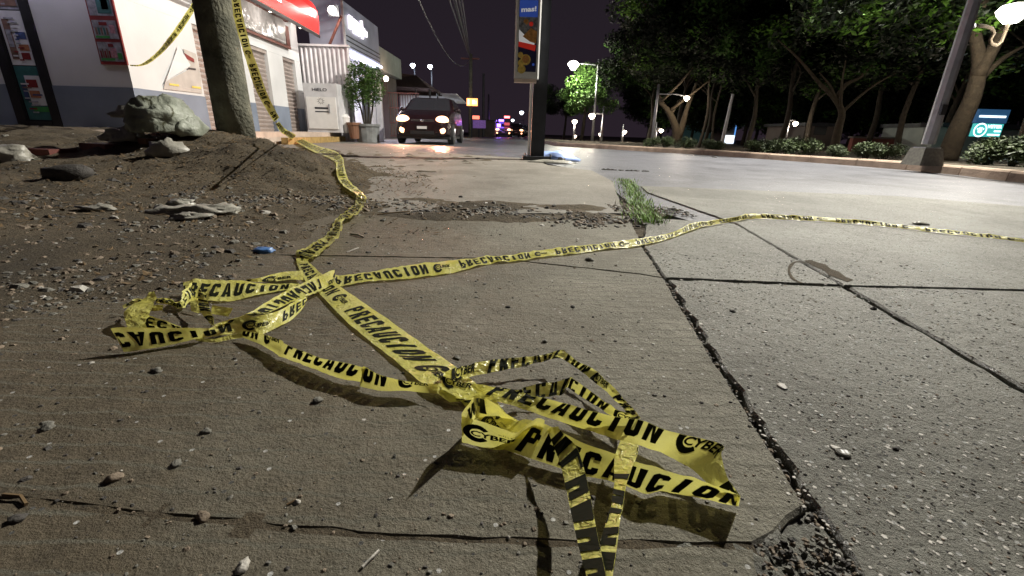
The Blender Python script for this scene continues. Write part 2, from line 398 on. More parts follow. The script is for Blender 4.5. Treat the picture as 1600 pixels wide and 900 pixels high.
pav = tag(bpy.data.objects.new('pavement', None), kind='structure'); COL.objects.link(pav)
def slab(poly, mat, gap=.008, z=0.0, th=.06, jit=.004, seed=0, label=None, step=.03):
    P = [Vector((p[0], p[1])) for p in poly]; n = len(P)
    area = sum(P[i].x*P[(i+1) % n].y-P[(i+1) % n].x*P[i].y for i in range(n))
    if area < 0: P.reverse()
    # inset every side
    def inset(P, d):
        out = []
        for i in range(len(P)):
            a, b, c = P[i-1], P[i], P[(i+1) % len(P)]
            e1 = (b-a).normalized(); e2 = (c-b).normalized(); n1 = Vector((-e1.y, e1.x)); n2 = Vector((-e2.y, e2.x))
            k = (n1+n2); k = k/max(.3, k.length_squared)*2
            out.append(b+k*d)
        return out
    P = inset(P, gap)
    ring = []
    for i in range(n):
        a, b = P[i], P[(i+1) % n]; L = (b-a).length; m = max(1, min(160, int(L/step)))
        e = (b-a).normalized(); nn = Vector((-e.y, e.x))
        for k in range(m):
            q = a+(b-a)*(k/m); near = max(.15, min(1.5, q.length))
            q = q+nn*((noise.noise(Vector((q.x*22, q.y*22, seed)))*1.3+noise.noise(Vector((q.x*70, q.y*70, seed)))*.8)*jit*min(1, .4+.6*near))
            ring.append(q)
    top = inset(ring, .004); N = len(ring); mb = MB()
    vs = [(p.x, p.y, z-.0005) for p in top]+[(p.x, p.y, z-.006) for p in ring]+[(p.x, p.y, z-th) for p in ring]
    fs = [tuple(range(N))]+[(i, N+i, N+(i+1) % N, (i+1) % N) for i in range(N)]+[(N+i, 2*N+i, 2*N+(i+1) % N, N+(i+1) % N) for i in range(N)]
    fs = [fs[0]]+[tuple(reversed(f)) if True else f for f in fs[1:]]
    mb.add(vs, [fs[0]]+[(a, d, c, b) for a, b, c, d in [(i, (i+1) % N, N+(i+1) % N, N+i) for i in range(N)]]+[(N+i, 2*N+i, 2*N+(i+1) % N, N+(i+1) % N) for i in range(N)])
    bm = bmesh.new(); me = bpy.data.meshes.new('slab'); me.from_pydata(mb.v, [], mb.f); bm.from_mesh(me)
    bmesh.ops.recalc_face_normals(bm, faces=bm.faces); bmesh.ops.triangulate(bm, faces=[f for f in bm.faces if len(f.verts) > 4]); bm.to_mesh(me); bm.free()
    me.materials.append(MT[mat]); o = bpy.data.objects.new('slab', me); COL.objects.link(o); o.parent = pav
    if label: o['label'] = label
    return o
gp = lambda *ps: [g(*p) for p in ps]
J1 = gp((1005, 385), (1040, 440), (1105, 545), (1205, 700), (1285, 828)); J1e = J1[-1]+(J1[-1]-J1[0]).normalized()*.5
X1 = g(1037, 434)                         # cross joint meets first long joint
X2 = g(1318, 446); J2 = gp((1010, 300), (1150, 349), (1255, 410)); J2b = gp((1450, 522), (1600, 607)); J2e = J2b[-1]+(J2b[-1]-X2).normalized()*1.2
CL = gp((420, 398), (780, 404), (1000, 428)); CR = gp((1600, 453)); CRe = g(1600, 453)+(g(1600, 453)-X2).normalized()*.8
BC = gp((-60, 772), (200, 800), (560, 835), (900, 850), (1180, 852))
V2 = lambda x, y: Vector((x, y, 0))
slab([V2(-3.2, .25), BC[0], BC[1], BC[2], BC[3], BC[4], V2(.245, .30), J1e, V2(.5, -.6), V2(-3.2, -.6)], 'concrete', .0, jit=.004, seed=1, label='near concrete strip below the long crack')
slab([V2(-3.2, .27), V2(-3.2, 1.5)]+CL+[X1, J1[2], J1[3], g(1262, 790), BC[4], BC[3], BC[2], BC[1], BC[0]], 'concrete', .001, jit=.004, seed=2, label='large brushed concrete slab under the tape')
slab([V2(-3.2, 1.5), V2(-3.2, 2.6), g(560, 336), g(984, 337), g(1004, 384), X1, CL[2], CL[1], CL[0]], 'concrete', .003, jit=.004, seed=3)
slab([g(1004, 384), g(1008, 340), g(1050, 342), J2[1], J2[2], X2, X1], 'concrete_worn', .006, jit=.005, seed=4)
slab([X1, X2, J2b[0], J2b[1], J2e, V2(1.1, -.4), J1e, J1[4], J1[3], J1[2]], 'concrete_worn', .012, jit=.009, seed=5, label='worn slab with exposed white aggregate')
slab([g(1010, 300), g(1000, 290), g(1150, 296), g(1400, 306), g(1650, 326), V2(2.9, 1.9), CRe, X2, J2[2], J2[1]], 'concrete_worn', .005, jit=.004, seed=6)
slab([X2, CRe, V2(3.2, .4), J2e, J2b[1], J2b[0]], 'concrete_worn', .008, jit=.006, seed=7)
slab([g(575, 262), g(700, 258), g(845, 257), g(925, 267), g(958, 284), g(974, 334), g(900, 335), g(600, 333), V2(-2.0, 2.6)], 'concrete_pale', .0, z=.005, th=.08, jit=.006, seed=8, label='slightly raised pale slab beyond the gravel')
for line, wd, zf in ((BC, .016, -.0018), (CL+[X1], .012, -.012), ([g(1052, 434), X2], .01, -.012)):
    cf = MB(); vs = []
    pts = catmull(line, 14) if len(line) > 2 else [line[0].lerp(line[1], k/20) for k in range(21)]
    for k, p in enumerate(pts):
        e = (pts[min(k+1, len(pts)-1)]-pts[max(k-1, 0)]).normalized(); n = Vector((-e.y, e.x, 0)); zz = zf+.003*noise.noise(p*30)
        vs += [(p.x-n.x*wd, p.y-n.y*wd, zz), (p.x+n.x*wd, p.y+n.y*wd, zz)]
    cf.add(vs, [(2*k, 2*k+1, 2*k+3, 2*k+2) for k in range(len(pts)-1)]); tag(cf.build('crack_dirt', 'dirt'), kind='structure')
cf = MB(); pts = catmull([g(1262, 411, .0012), g(1243, 409, .0012), g(1233, 420, .0012), g(1238, 434, .0012), g(1252, 442, .0012)], 6)
vs = []
for k, p in enumerate(pts):
    e = (pts[min(k+1, len(pts)-1)]-pts[max(k-1, 0)]).normalized(); n = Vector((-e.y, e.x, 0))*(.005+.004*noise.noise(p*40)); vs += [tuple(p-n), tuple(p+n)]
cf.add(vs, [(2*k, 2*k+1, 2*k+3, 2*k+2) for k in range(len(pts)-1)])
ring = [(1256, 407), (1266, 406), (1278, 410), (1290, 413), (1298, 420), (1312, 425), (1322, 433), (1334, 437), (1324, 440), (1308, 434), (1296, 430), (1286, 421), (1272, 416)]
cf.add([tuple(g(x, y, .0012)) for x, y in ring], [tuple(range(len(ring)))]); tag(cf.build('crack_dirt', 'dirt'), kind='structure')
dw = MB(); dw.prism([(-12, 4.7), (-1.3, 5.2), (.45, 6.4), (.25, 7.9), (-2.1, 9.6), (-2.9, 19), (-3.2, 60), (-12, 60)], -.07, -.003)
tag(dw.build('driveway', 'concrete_pale'), kind='structure')

def grid_sheet(name, x0, x1, y0, y1, nx, ny, fn, mat, wx=1.0, wy=1.0):
    vs = []; fs = []
    for j in range(ny+1):
        y = y0+(y1-y0)*(j/ny)**wy
        for i in range(nx+1):
            x = x1-(x1-x0)*(i/nx)**wx; vs.append((x, y, fn(x, y)))
    for j in range(ny):
        for i in range(nx):
            a = j*(nx+1)+i; fs.append((a, a+nx+1, a+nx+2, a+1))
    mb = MB(); mb.add(vs, fs); o = mb.build(name, mat, smooth=True); return tag(o, kind='structure')
grid_sheet('dirt_verge', -16, -.25, .35, 8.9, 260, 330, dirtz, 'dirt', 1.7, 1.5)

grid_sheet('gravel_drift', -2.1, .8, 1.9, 2.95, 120, 66, driftz, 'dirt')
grid_sheet('broken_corner', .17, .46, .16, .42, 60, 54, lambda x, y: -.011+.004*noise.noise(Vector((x*50, y*50, 2))) if x > .262+.165*(.42-y)+.012*noise.noise(Vector((x*30, y*30, 1)))+.03 else min(-.0012, -.005+.009*noise.noise(Vector((x*28, y*28, 4)))+.004*noise.noise(Vector((x*90, y*90, 4)))), 'concrete_worn')
# median kerb: separate kerb stones
med = tag(bpy.data.objects.new('median', None), kind='structure'); COL.objects.link(med)
soil = MB(); soil.prism([(p.x+.14, p.y) for p in KL]+[(40, 160), (40, -20)], -.07, .10); s_ = soil.build('soil_bed', 'median_soil', med)
def along(pts, step, a=0.0):
    out = []; d = a
    L = [0]
    for p, q in zip(pts, pts[1:]): L.append(L[-1]+(q-p).length)
    while d < L[-1]:
        for i in range(len(pts)-1):
            if L[i] <= d <= L[i+1]:
                t = (d-L[i])/(L[i+1]-L[i]); out.append((pts[i].lerp(pts[i+1], t), (pts[i+1]-pts[i]).normalized())); break
        d += step
    return out
kp = [p for p in along(KL, 1.0) if -2 < p[0].y < 60]
for i in range(len(kp)-1):
    a, b = kp[i][0], kp[i+1][0]; e = (b-a).normalized(); n = Vector((e.y, -e.x, 0))
    if n.x < 0: n = -n
    a = a+e*.006; b = b-e*.006; jz = random.uniform(-.006, .006)
    mb = MB(); prof = [(0, -.06), (.01, .10+jz), (.03, .125+jz), (.14, .13+jz), (.15, -.06)]
    vs = [a+n*o+Vector((0, 0, z)) for o, z in prof]+[b+n*o+Vector((0, 0, z)) for o, z in prof]
    mb.add(vs, [(k, k+1, k+6, k+5) for k in range(4)]+[(0, 1, 2, 3, 4), (9, 8, 7, 6, 5)]); mb.build('kerb_stone', 'kerb', med)

# ------------------------------------------------------------------ pebbles, gravel (uncountable) and larger stones
def rock(mb, c, r, rng, mi=0, flat=.6):
    ax = Vector((rng.uniform(.7, 1.3), rng.uniform(.6, 1.1), flat*rng.uniform(.7, 1.2)))*r; q = rng.uniform(0, 6.3); cs, sn = math.cos(q), math.sin(q)
    pts = [(1, 0, 0), (.3, .95, 0), (-.8, .6, 0), (-.8, -.6, 0), (.3, -.95, 0), (.55, .4, .75), (-.4, .45, .8), (-.3, -.5, .85), (.5, -.4, .7)]
    vs = []
    for p in pts:
        x, y, z = (p[k]*ax[k]*(1+rng.uniform(-.2, .2)) for k in range(3)); vs.append((c[0]+x*cs-y*sn, c[1]+x*sn+y*cs, c[2]+z))
    mb.add(vs, [(5, 6, 7, 8), (0, 1, 5), (1, 6, 5), (1, 2, 6), (2, 3, 7, 6), (3, 4, 7), (4, 8, 7), (4, 0, 5, 8)], mi)
rng = random.Random(3)
grv = MB()
def scat(n, ymin, ymax, fn, rmin, rmax, pw=2.2):
    k = 0; t = 0
    while k < n and t < n*30:
        t += 1
        y = math.exp(rng.uniform(math.log(ymin), math.log(ymax))); x = rng.uniform(-1.35, 1.35)*(y+.15)
        pr = fn(x, y)
        if rng.random() > pr: continue
        r = rmin+(rmax-rmin)*rng.random()**pw; r *= (.45+.55*min(1.6, y))
        rock(grv, (x, y, surf(x, y)-r*.1), r, rng, rng.choices((0, 1, 2, 3), (5, 6, 5, .5))[0]); k += 1
j1a, j1b = J1[0], J1[-1]
def leftof(x, y): return (j1b.x-j1a.x)*(y-j1a.y)-(j1b.y-j1a.y)*(x-j1a.x)   # >0 right of the joint? sign tested below
scat(5200, .3, 7, lambda x, y: (.12+.88*(noise.noise(Vector((x*2.5, y*2.5, 7))) > .05)) if zone(x, y) > 0 and x < .5 else (.06 if zone(x, y) > -.35 else 0), .0012, .011, 3)
scat(420, .9, 7, lambda x, y: (noise.noise(Vector((x*2, y*2, 17))) > .1) if zone(x, y) > .1 and x < .5 else 0, .008, .024, 3)
scat(1500, .28, 2.4, lambda x, y: .5 if x < .35 and zone(x, y) < 0 else 0, .0012, .006, 3)
# gravel strip across the driveway
def strip(x, y):
    a = g(560, 318); b = g(985, 358)
    if not (-1.9 < x < .75): return 0
    c = 2.32+.25*noise.noise(Vector((x*2, 0, 4)))-.12*(x+.6); return max(0, 1-abs(y-c)/.42) if y > c else max(0, 1-abs(y-c)/.22)
scat(3000, 1.9, 3.4, lambda x, y: strip(x, y)**2*(.25+.75*(noise.noise(Vector((x*4, y*4, 2))) > 0)), .0018, .017, 4)
scat(500, 2.4, 3.4, lambda x, y: 1 if abs(x-.78) < .22 and abs(y-2.35) < .4 else 0, .004, .012, 2)
# aggregate showing on the worn slabs
fl_rng = random.Random(77)
for i in range(1500):
    y = math.exp(fl_rng.uniform(math.log(.28), math.log(2.0))); x = fl_rng.uniform(.3, 1.25)*(y+.15)
    if x < .31+.145*(y-.35)+.015 or noise.noise(Vector((x*3.3, y*3.3, 31))) < -.1: continue
    rock(grv, (x, y, 0), fl_rng.uniform(.0010, .0042)*(.6+.4*y), fl_rng, 3, .18)
scat(2600, .28, 1.6, lambda x, y: .8 if x > J1e.x+.02 and x > .30+.12*(y-.3)+.02 and (x-.3)*1.0 > (y-.35)*.145 and x < 1.4 else 0, .0012, .0042, 3)
tag(grv.build('gravel', ['stone_grey', 'stone_warm', 'stone_dark', 'stone_white']), 'loose gravel and grit strewn over the dirt and concrete', 'gravel', kind='stuff')
# pebbles lodged in the joint
jp = MB()
for i in range(620):
    t = rng.random()**.7; a = J1[0].lerp(J1e, t*.8); r = rng.uniform(.003, .009)*(.6+.4*(1-t)); rock(jp, (a.x+rng.uniform(-.007, .007), a.y, -.018+rng.uniform(0, .010)), r, rng, rng.choice((0, 1, 2)), .8)
for i in range(160):
    t = rng.random(); a = X2.lerp(J2b[1], t); r = rng.uniform(.003, .006); rock(jp, (a.x+rng.uniform(-.008, .008), a.y+rng.uniform(-.01, .01), -.018), r, rng, rng.choice((0, 1, 2)), .8)
for i in range(500):
    x = rng.uniform(.205, .40); y = rng.uniform(.22, .365); rock(jp, (x, y, -.005), rng.uniform(.0015, .0045), rng, rng.choice((0, 1, 2)), .8)
tag(jp.build('joint_pebbles', ['stone_grey', 'stone_warm', 'stone_dark']), 'small rounded pebbles lodged in the open joints between slabs', 'pebbles', kind='stuff')

STONES = [  # px, py, radius m, material, label
 (110, 276, .115, 'stone_dark', 'smooth dark grey boulder half buried in the dirt on the left', 2.2),
 (365, 380, .022, 'stone_grey', 'flat grey stone in the dirt just left of the blue scrap', 1),
 (245, 580, .012, 'stone_grey', 'grey stone on the concrete below the left tape loop', 1),
 (178, 748, .012, 'stone_warm', 'pale stone casting a long shadow at lower left', 1),
 (276, 725, .009, 'stone_grey', 'small pale stone right of the long-shadowed one', 1),
 (322, 675, .009, 'stone_grey', 'small grey stone in the middle of the lower left concrete', 1),
 (380, 886, .010, 'stone_white', 'square white chip at the bottom edge left of centre', 1),
 (464, 785, .006, 'stone_white', 'white chip beside the long crack', 1),
 (497, 627, .011, 'stone_grey', 'grey stone just below the shadow of the lower left tape', 1),
 (318, 808, .010, 'stone_warm', 'small stone just under the long crack', 1),
 (26, 812, .010, 'stone_dark', 'dark stone at the far lower left', 1),
 (75, 668, .012, 'stone_grey', 'grey stone near the left edge above the crack', 1),
 (720, 308, .018, 'stone_dark', 'dark stone at the back of the gravel strip', 1),
 (866, 322, .020, 'stone_grey', 'grey stone on the gravel strip left of the raised slab corner', 1),
 (921, 407, .018, 'stone_grey', 'grey stone on the transverse crack', 1),
 (598, 345, .018, 'stone_grey', 'grey stone on concrete right of the tape twist', 1),
 (895, 480, .008, 'stone_dark', 'dark crumb on the slab right of the straight tape', 1),
 (794, 480, .008, 'stone_dark', 'dark crumb on the slab above the loop of tape', 1),
 (851, 534, .008, 'stone_grey', 'small grey chip just above the upper tape loop', 1),
 (714, 560, .009, 'stone_grey', 'small grey chip by the end of the printed word', 1),
 (1365, 483, .011, 'stone_dark', 'dark reddish stone beside the diagonal crack at right', 1),
 (1145, 487, .009, 'stone_dark', 'round dark stone on the worn slab', 1),
 (1400, 702, .006, 'stone_dark', 'oval dark pebble on the lower right slab', 1),
 (1222, 604, .012, 'stone_white', 'pale flat flake on the worn slab beside the joint', .25),
 (1306, 700, .008, 'stone_white', 'white flake next to the crushed bottle cap', .3),
 (742, 604, .006, 'stone_grey', 'chip behind the tape knot', 1),
 (1116, 246, .07, 'stone_dark', 'dark clod standing on the far road', .8)]
for i, (x, y, r, m, lab, fl) in enumerate(STONES):
    p = on(x, y) if y > 250 else g(x, y, -.01)
    r *= 1 if i == 0 else .72
    mb = MB(); mb.blob((0, 0, 0), (r*1.15, r*.85, r*.62*min(fl, 1)), 9, 6, 0, .5, i*3.1)
    o = mb.build('boulder' if i == 0 else 'stone', m, smooth=True); o.location = (p.x, p.y, p.z+r*.12); o.rotation_euler = (0, 0, i*1.3)
    if i == 0: o.scale = (1.15, .9, .85)
    tag(o, lab, 'stone', 'larger stones and chips on the ground')
# leaf litter / straw near the mound
st = MB()
for i in range(9000):
    y = rng.uniform(1.7, 5.4); x = rng.uniform(-4.2, -.2)
    if zone(x, y) < -.45 or rng.random() > (math.exp(-((x+1.7)**2/1.3+(y-3.6)**2/2.0))+.12): continue
    z = surf(x, y)+.004; q = rng.uniform(0, 6.3); L = rng.uniform(.015, .05); wd = rng.uniform(.002, .008); e = Vector((math.cos(q), math.sin(q), rng.uniform(-.1, .35))); n = Vector((-e.y, e.x, 0)); c = Vector((x, y, z))
    st.add([c-e*L*.5, c+n*wd, c+e*L*.5+Vector((0, 0, .004)), c-n*wd], [(0, 1, 2, 3)])
for i in range(2600):
    y = math.exp(rng.uniform(math.log(.9), math.log(6.5))); x = rng.uniform(-1.3, .1)*(y+.3)
    if zone(x, y) < -.05 or noise.noise(Vector((x*1.8, y*1.8, 41))) < -.02: continue
    z = surf(x, y)+.002; q = rng.uniform(0, 6.3); L = rng.uniform(.008, .03); wd = L*rng.uniform(.12, .4); e = Vector((math.cos(q), math.sin(q), rng.uniform(-.1, .4))); n = Vector((-e.y, e.x, rng.uniform(-.3, .3))); c = Vector((x, y, z))
    st.add([c-e*L*.5, c+n*wd, c+e*L*.5+Vector((0, 0, .004)), c-n*wd], [(0, 1, 2, 3)], rng.choice((0, 0, 1)))
tag(st.build('leaf_litter', ['straw', 'stone_warm']), 'dry brown leaf litter and straw scattered over the mound', 'litter', kind='stuff')
# grass tuft at the slab corner
gt = MB()
for i in range(1500):
    t = rng.random()**1.2; c = g(1006, 350).lerp(g(972, 280), t)+Vector((rng.gauss(.03, .045), rng.gauss(0, .03), 0)); c.z = surf(c.x, c.y)-.004
    hgt = rng.uniform(.012, .055)*(1.15-.6*t); q = rng.uniform(0, 6.3); ln = Vector((math.cos(q), math.sin(q), 0))*hgt*rng.uniform(.5, 1.5); n = Vector((-math.sin(q), math.cos(q), 0))*.0022; mi = 1 if rng.random() < .14 else 0
    gt.add([c-n, c+n, c+ln*.4+n*.7+Vector((0, 0, hgt*.6)), c+ln*.4-n*.7+Vector((0, 0, hgt*.6)), c+ln+Vector((0, 0, hgt))], [(0, 1, 2, 3), (3, 2, 4)], mi)
solo(gt, 'grass_tuft', ['grass', 'straw'], g(992, 325), 'low ragged strip of green grass along the right edge of the raised slab', 'grass')

# ------------------------------------------------------------------ caution tape
def Z(ox, oy, k): return lambda x, y: (ox+x/k, oy+y/k)
Z1 = Z(150, 400, 3.5556); Z2 = Z(450, 380, 3.5556); Z5 = Z(700, 240, 3.75); Z6 = Z(1000, 300, 2.6667)
N1 = Z(160, 420, 6.43); N2 = Z(280, 400, 5.623); N3 = Z(660, 530, 4.735); N4 = Z(820, 540, 5); N5 = Z(860, 640, 3.461)
B2 = Z(300, 0, 3.75); B8 = Z(350, 180, 4); B1 = Z(0, 0, 4); PX = Z(0, 0, 1)
WID = .075; WORD = .37; PERIOD = .52
def letter_template():
    bm = bmesh.new()
    def addtext(s, x, y, w_, h_, shear=0.0, bold=.03):
        vs, fs, W, Hh = text2d(s, 1.0, shear, bold); b = [bm.verts.new((x+v[0]/W*w_, y+v[1]/Hh*h_, 0)) for v in vs]
        for f in fs:
            try: bm.faces.new([b[i] for i in f])
            except ValueError: pass
    def poly(*ps):
        bm.faces.new([bm.verts.new((p[0], p[1], 0)) for p in ps])
    def frame(x, y, w_, h_, t, c, gaps=()):     # chamfered ring drawn as eight pieces, some left out
        o = [(x+c, y), (x+w_-c, y), (x+w_, y+c), (x+w_, y+h_-c), (x+w_-c, y+h_), (x+c, y+h_), (x, y+h_-c), (x, y+c)]
        d = c*.45; i_ = [(x+t+d*.3, y+t), (x+w_-t-d*.3, y+t), (x+w_-t, y+t+d), (x+w_-t, y+h_-t-d), (x+w_-t-d*.3, y+h_-t), (x+t+d*.3, y+h_-t), (x+t, y+h_-t-d), (x+t, y+t+d)]
        for k in range(8):
            if k not in gaps: poly(o[k], o[(k+1) % 8], i_[(k+1) % 8], i_[k])
    hh = .047; yb = .014; t = .0112; lw = .0285; adv = (WORD-lw)/9.0
    for k, ch in enumerate('PRECAUCION'):
        x = k*adv
        if ch == 'I': poly((x+lw*.32, yb), (x+lw*.32+t*1.1, yb), (x+lw*.32+t*1.1, yb+hh), (x+lw*.32, yb+hh)); continue
        if ch in 'PRE': poly((x, yb), (x+t, yb), (x+t, yb+hh), (x, yb+hh))
        if ch in 'PR':
            poly((x+t, yb+hh-t*.85), (x+lw-.004, yb+hh-t*.85), (x+lw-.006, yb+hh), (x+t, yb+hh)); poly((x+t, yb+hh*.40), (x+lw-.006, yb+hh*.40), (x+lw-.004, yb+hh*.40+t*.85), (x+t, yb+hh*.40+t*.85))
            poly((x+lw-t, yb+hh*.40+t*.85), (x+lw-.004, yb+hh*.40+t*.85), (x+lw, yb+hh*.55+.001), (x+lw, yb+hh-t*.9), (x+lw-.004, yb+hh-t*.85), (x+lw-t, yb+hh-t*.85))
            if ch == 'R': poly((x+lw-t*.95, yb), (x+lw+.001, yb), (x+lw*.62+t*.8, yb+hh*.40), (x+lw*.38, yb+hh*.40))
        if ch == 'E':
            for q0 in (0, .41, 1-t*.85/hh): poly((x+t, yb+hh*q0), (x+lw-(.003 if q0 == .41 else 0), yb+hh*q0), (x+lw-(.003 if q0 == .41 else 0), yb+hh*q0+t*.85), (x+t, yb+hh*q0+t*.85))
        if ch == 'C':
            frame(x, yb, lw, hh, t, .006, (2,)); poly((x+lw-t, yb+.009), (x+lw, yb+.006), (x+lw, yb+hh*.33), (x+lw-t, yb+hh*.33)); poly((x+lw-t, yb+hh*.67), (x+lw, yb+hh*.67), (x+lw, yb+hh-.006), (x+lw-t, yb+hh-.009))
        if ch == 'O': frame(x, yb, lw, hh, t, .006)
        if ch == 'U':
            poly((x, yb+.006), (x+t, yb+.0125), (x+t, yb+hh), (x, yb+hh)); poly((x+lw-t, yb+.0125), (x+lw, yb+.006), (x+lw, yb+hh), (x+lw-t, yb+hh)); poly((x+.006, yb), (x+lw-.006, yb), (x+lw-t-.001, yb+t), (x+t+.001, yb+t))
            poly((x+.006, yb), (x+t+.001, yb+t), (x+t, yb+.0125), (x, yb+.006)); poly((x+lw-.006, yb), (x+lw, yb+.006), (x+lw-t, yb+.0125), (x+lw-t-.001, yb+t))
        if ch == 'N': poly((x, yb), (x+t*.9, yb), (x+t*.9, yb+hh), (x, yb+hh)); poly((x+lw-t*.9, yb), (x+lw, yb), (x+lw, yb+hh), (x+lw-t*.9, yb+hh)); poly((x+t*.9, yb+hh), (x+t*.9, yb+hh*.62), (x+lw-t*.9, yb), (x+lw-t*.9, yb+hh*.38))
        if ch == 'A': poly((x-.001, yb), (x+t*.95, yb), (x+lw*.5, yb+hh*.93), (x+lw*.5, yb+hh), (x+lw*.33, yb+hh)); poly((x+lw+.001, yb), (x+lw*.67, yb+hh), (x+lw*.5, yb+hh), (x+lw*.5, yb+hh*.93), (x+lw-t*.95, yb)); poly((x+lw*.30, yb+hh*.18), (x+lw*.70, yb+hh*.18), (x+lw*.66, yb+hh*.34), (x+lw*.34, yb+hh*.34))
    for v in bm.verts: v.co.x += (v.co.y-.037)*.14
    # maker's mark between the words: ring with CYBER lettering and a small line above
    cx, cy = WORD+.047, .038; n = 20
    for k in range(n):
        am = (k+.5)*2*math.pi/n
        if math.cos(am) > .25 and abs(math.sin(am)) < .62: continue
        a0, a1 = 2*math.pi*k/n, 2*math.pi*(k+1)/n; th = .0085+.004*math.sin((a0)/2)
        q = [bm.verts.new((cx+math.cos(a)*(rr*.85), cy+math.sin(a)*rr, 0)) for a, rr in ((a0, .024-th), (a0, .024), (a1, .024), (a1, .024-th))]; bm.faces.new(q)
    addtext('CYBER', cx-.0085, .0295, .064, .0155, 0, .03)
    addtext('cinta', cx+.030, .051, .024, .0035, 0, .0)
    def cut(ax, lo, hi, stp):
        v = lo
        while v < hi:
            no = (1, 0, 0) if ax == 0 else (0, 1, 0); co = (v, 0, 0) if ax == 0 else (0, v, 0)
            bmesh.ops.bisect_plane(bm, geom=bm.verts[:]+bm.edges[:]+bm.faces[:], plane_co=co, plane_no=no); v += stp
    cut(0, .0041, PERIOD, .0085); cut(1, .0075, WID, .0075)
    bm.verts.index_update(); vs = [(v.co.x, v.co.y) for v in bm.verts]; fs = [tuple(v.index for v in f.verts) for f in bm.faces]; bm.free()
    return vs, fs
LV, LF = letter_template()
def strand(parent, st, vr=(0, 1), phase=0.0, mir=False, cr=.0016, bulge=0.0, dens=1.0, text=True, sub=8, seed=0, follow=False, fold=None, end=None, rev=False):
    """st: (point A, point B, height A, height B) per station; A carries the letter feet"""
    A = []; B = []
    if rev: st = st[::-1]
    for s in st:
        (ax, ay), (bx, by) = s[0], s[1]
        ha, hb = s[2]*.01, s[3]*.01
        if len(s) > 4: A.append(atY(ax, ay, s[4])); B.append(atY(bx, by, s[4]))
        else: A.append(on(ax, ay, ha)); B.append(on(bx, by, hb))
    A = catmull(A, sub); B = catmull(B, sub); N = len(A); K = 6
    grid = []; cum = [0.0]
    for i in range(N):
        mid = (A[i]+B[i])*.5
        if i: cum.append(cum[-1]+(mid-pm).length)
        pm = mid
    for i in range(N):
        t = (A[min(i+1, N-1)]-A[max(i-1, 0)])+(B[min(i+1, N-1)]-B[max(i-1, 0)])
        nrm = t.cross(B[i]-A[i]); nrm = nrm.normalized() if nrm.length > 1e-9 else Vector((0, 0, 1))
        row = []
        for j in range(K+1):
            v = j/K; p = A[i].lerp(B[i], v)
            amp = cr*1.35*(1+min(3, p.y)*.4)
            d = amp*(noise.noise(Vector((cum[i]*22, v*1.2, seed)))+.55*noise.noise(Vector((cum[i]*70, v*3, seed+7)))+.5*abs(noise.noise(Vector((cum[i]*38+v*2.5, v*2-cum[i]*9, seed+3))))) + bulge*math.sin(math.pi*v)
            p = p+nrm*d
            zz = surf(p.x, p.y)+.0012
            if p.z < zz: p.z = zz
            row.append(p)
        grid.append(row)
    mb = MB(); mb.add([p for r in grid for p in r], [(i*(K+1)+j, i*(K+1)+j+1, (i+1)*(K+1)+j+1, (i+1)*(K+1)+j) for i in range(N-1) for j in range(K)])
    o = mb.build('tape_strand', 'tape_film', parent, smooth=True)
    if text:
        L = cum[-1]*dens; v0, v1 = vr; lm = MB()
        if end is not None: phase = WORD-(L-end)
        while phase < -PERIOD: phase += PERIOD
        import bisect
        def ev(s, v, off):
            s = max(0, min(L-1e-6, s))/dens; i = min(N-2, max(0, bisect.bisect_right(cum, s)-1)); ft = (s-cum[i])/max(1e-9, cum[i+1]-cum[i]); ft = max(0, min(1, ft))
            fv = min(K-1e-6, max(0, v)*K); j = int(fv); fv -= j
            a, b, c, d = grid[i][j], grid[i][j+1], grid[i+1][j], grid[i+1][j+1]
            p = a.lerp(b, fv).lerp(c.lerp(d, fv), ft); n = (c-a).cross(b-a); n = n.normalized() if n.length > 1e-12 else Vector((0, 0, 1)); return p+n*off
        k = -1
        while k*PERIOD-phase < L:
            x0 = k*PERIOD-phase; mp = {}
            for f in LF:
                if any(not (-.001 <= LV[q][0]+x0 <= L+.001) or not (v0-.001 <= LV[q][1]/WID <= v1+.001) for q in f): continue
                for off in ((.0007 if parent.get('far') != 1 else .003), -(.0007 if parent.get('far') != 1 else .003)):
                    idx = []
                    for q in f:
                        kk = (q, off)
                        if kk not in mp:
                            v = (LV[q][1]/WID-v0)/(v1-v0); v = 1-v if mir else v
                            lm.v.append(tuple(ev(LV[q][0]+x0, v, off))); mp[kk] = len(lm.v)-1
                        idx.append(mp[kk])
                    lm.f.append(tuple(idx)); lm.m.append(0)
            k += 1
        if lm.f:
            ob = MB(); ob.v = lm.v; ob.f = lm.f; ob.m = lm.m; le = ob.build('lettering', 'tape_ink', loc=tuple(parent.location)); le.location = (0, 0, 0); le.parent = o
    return o
def ST(sp, rows):   # rows: ax, ay, bx, by, ha, hb [, Y]
    return [((sp(r[0], r[1])), (sp(r[2], r[3])))+tuple(r[4:]) for r in rows]

tA = empty('caution_tape', on(600, 540), 'yellow PRECAUCION caution tape running from the leaning pole over the mound to the foreground tangle', 'caution tape')
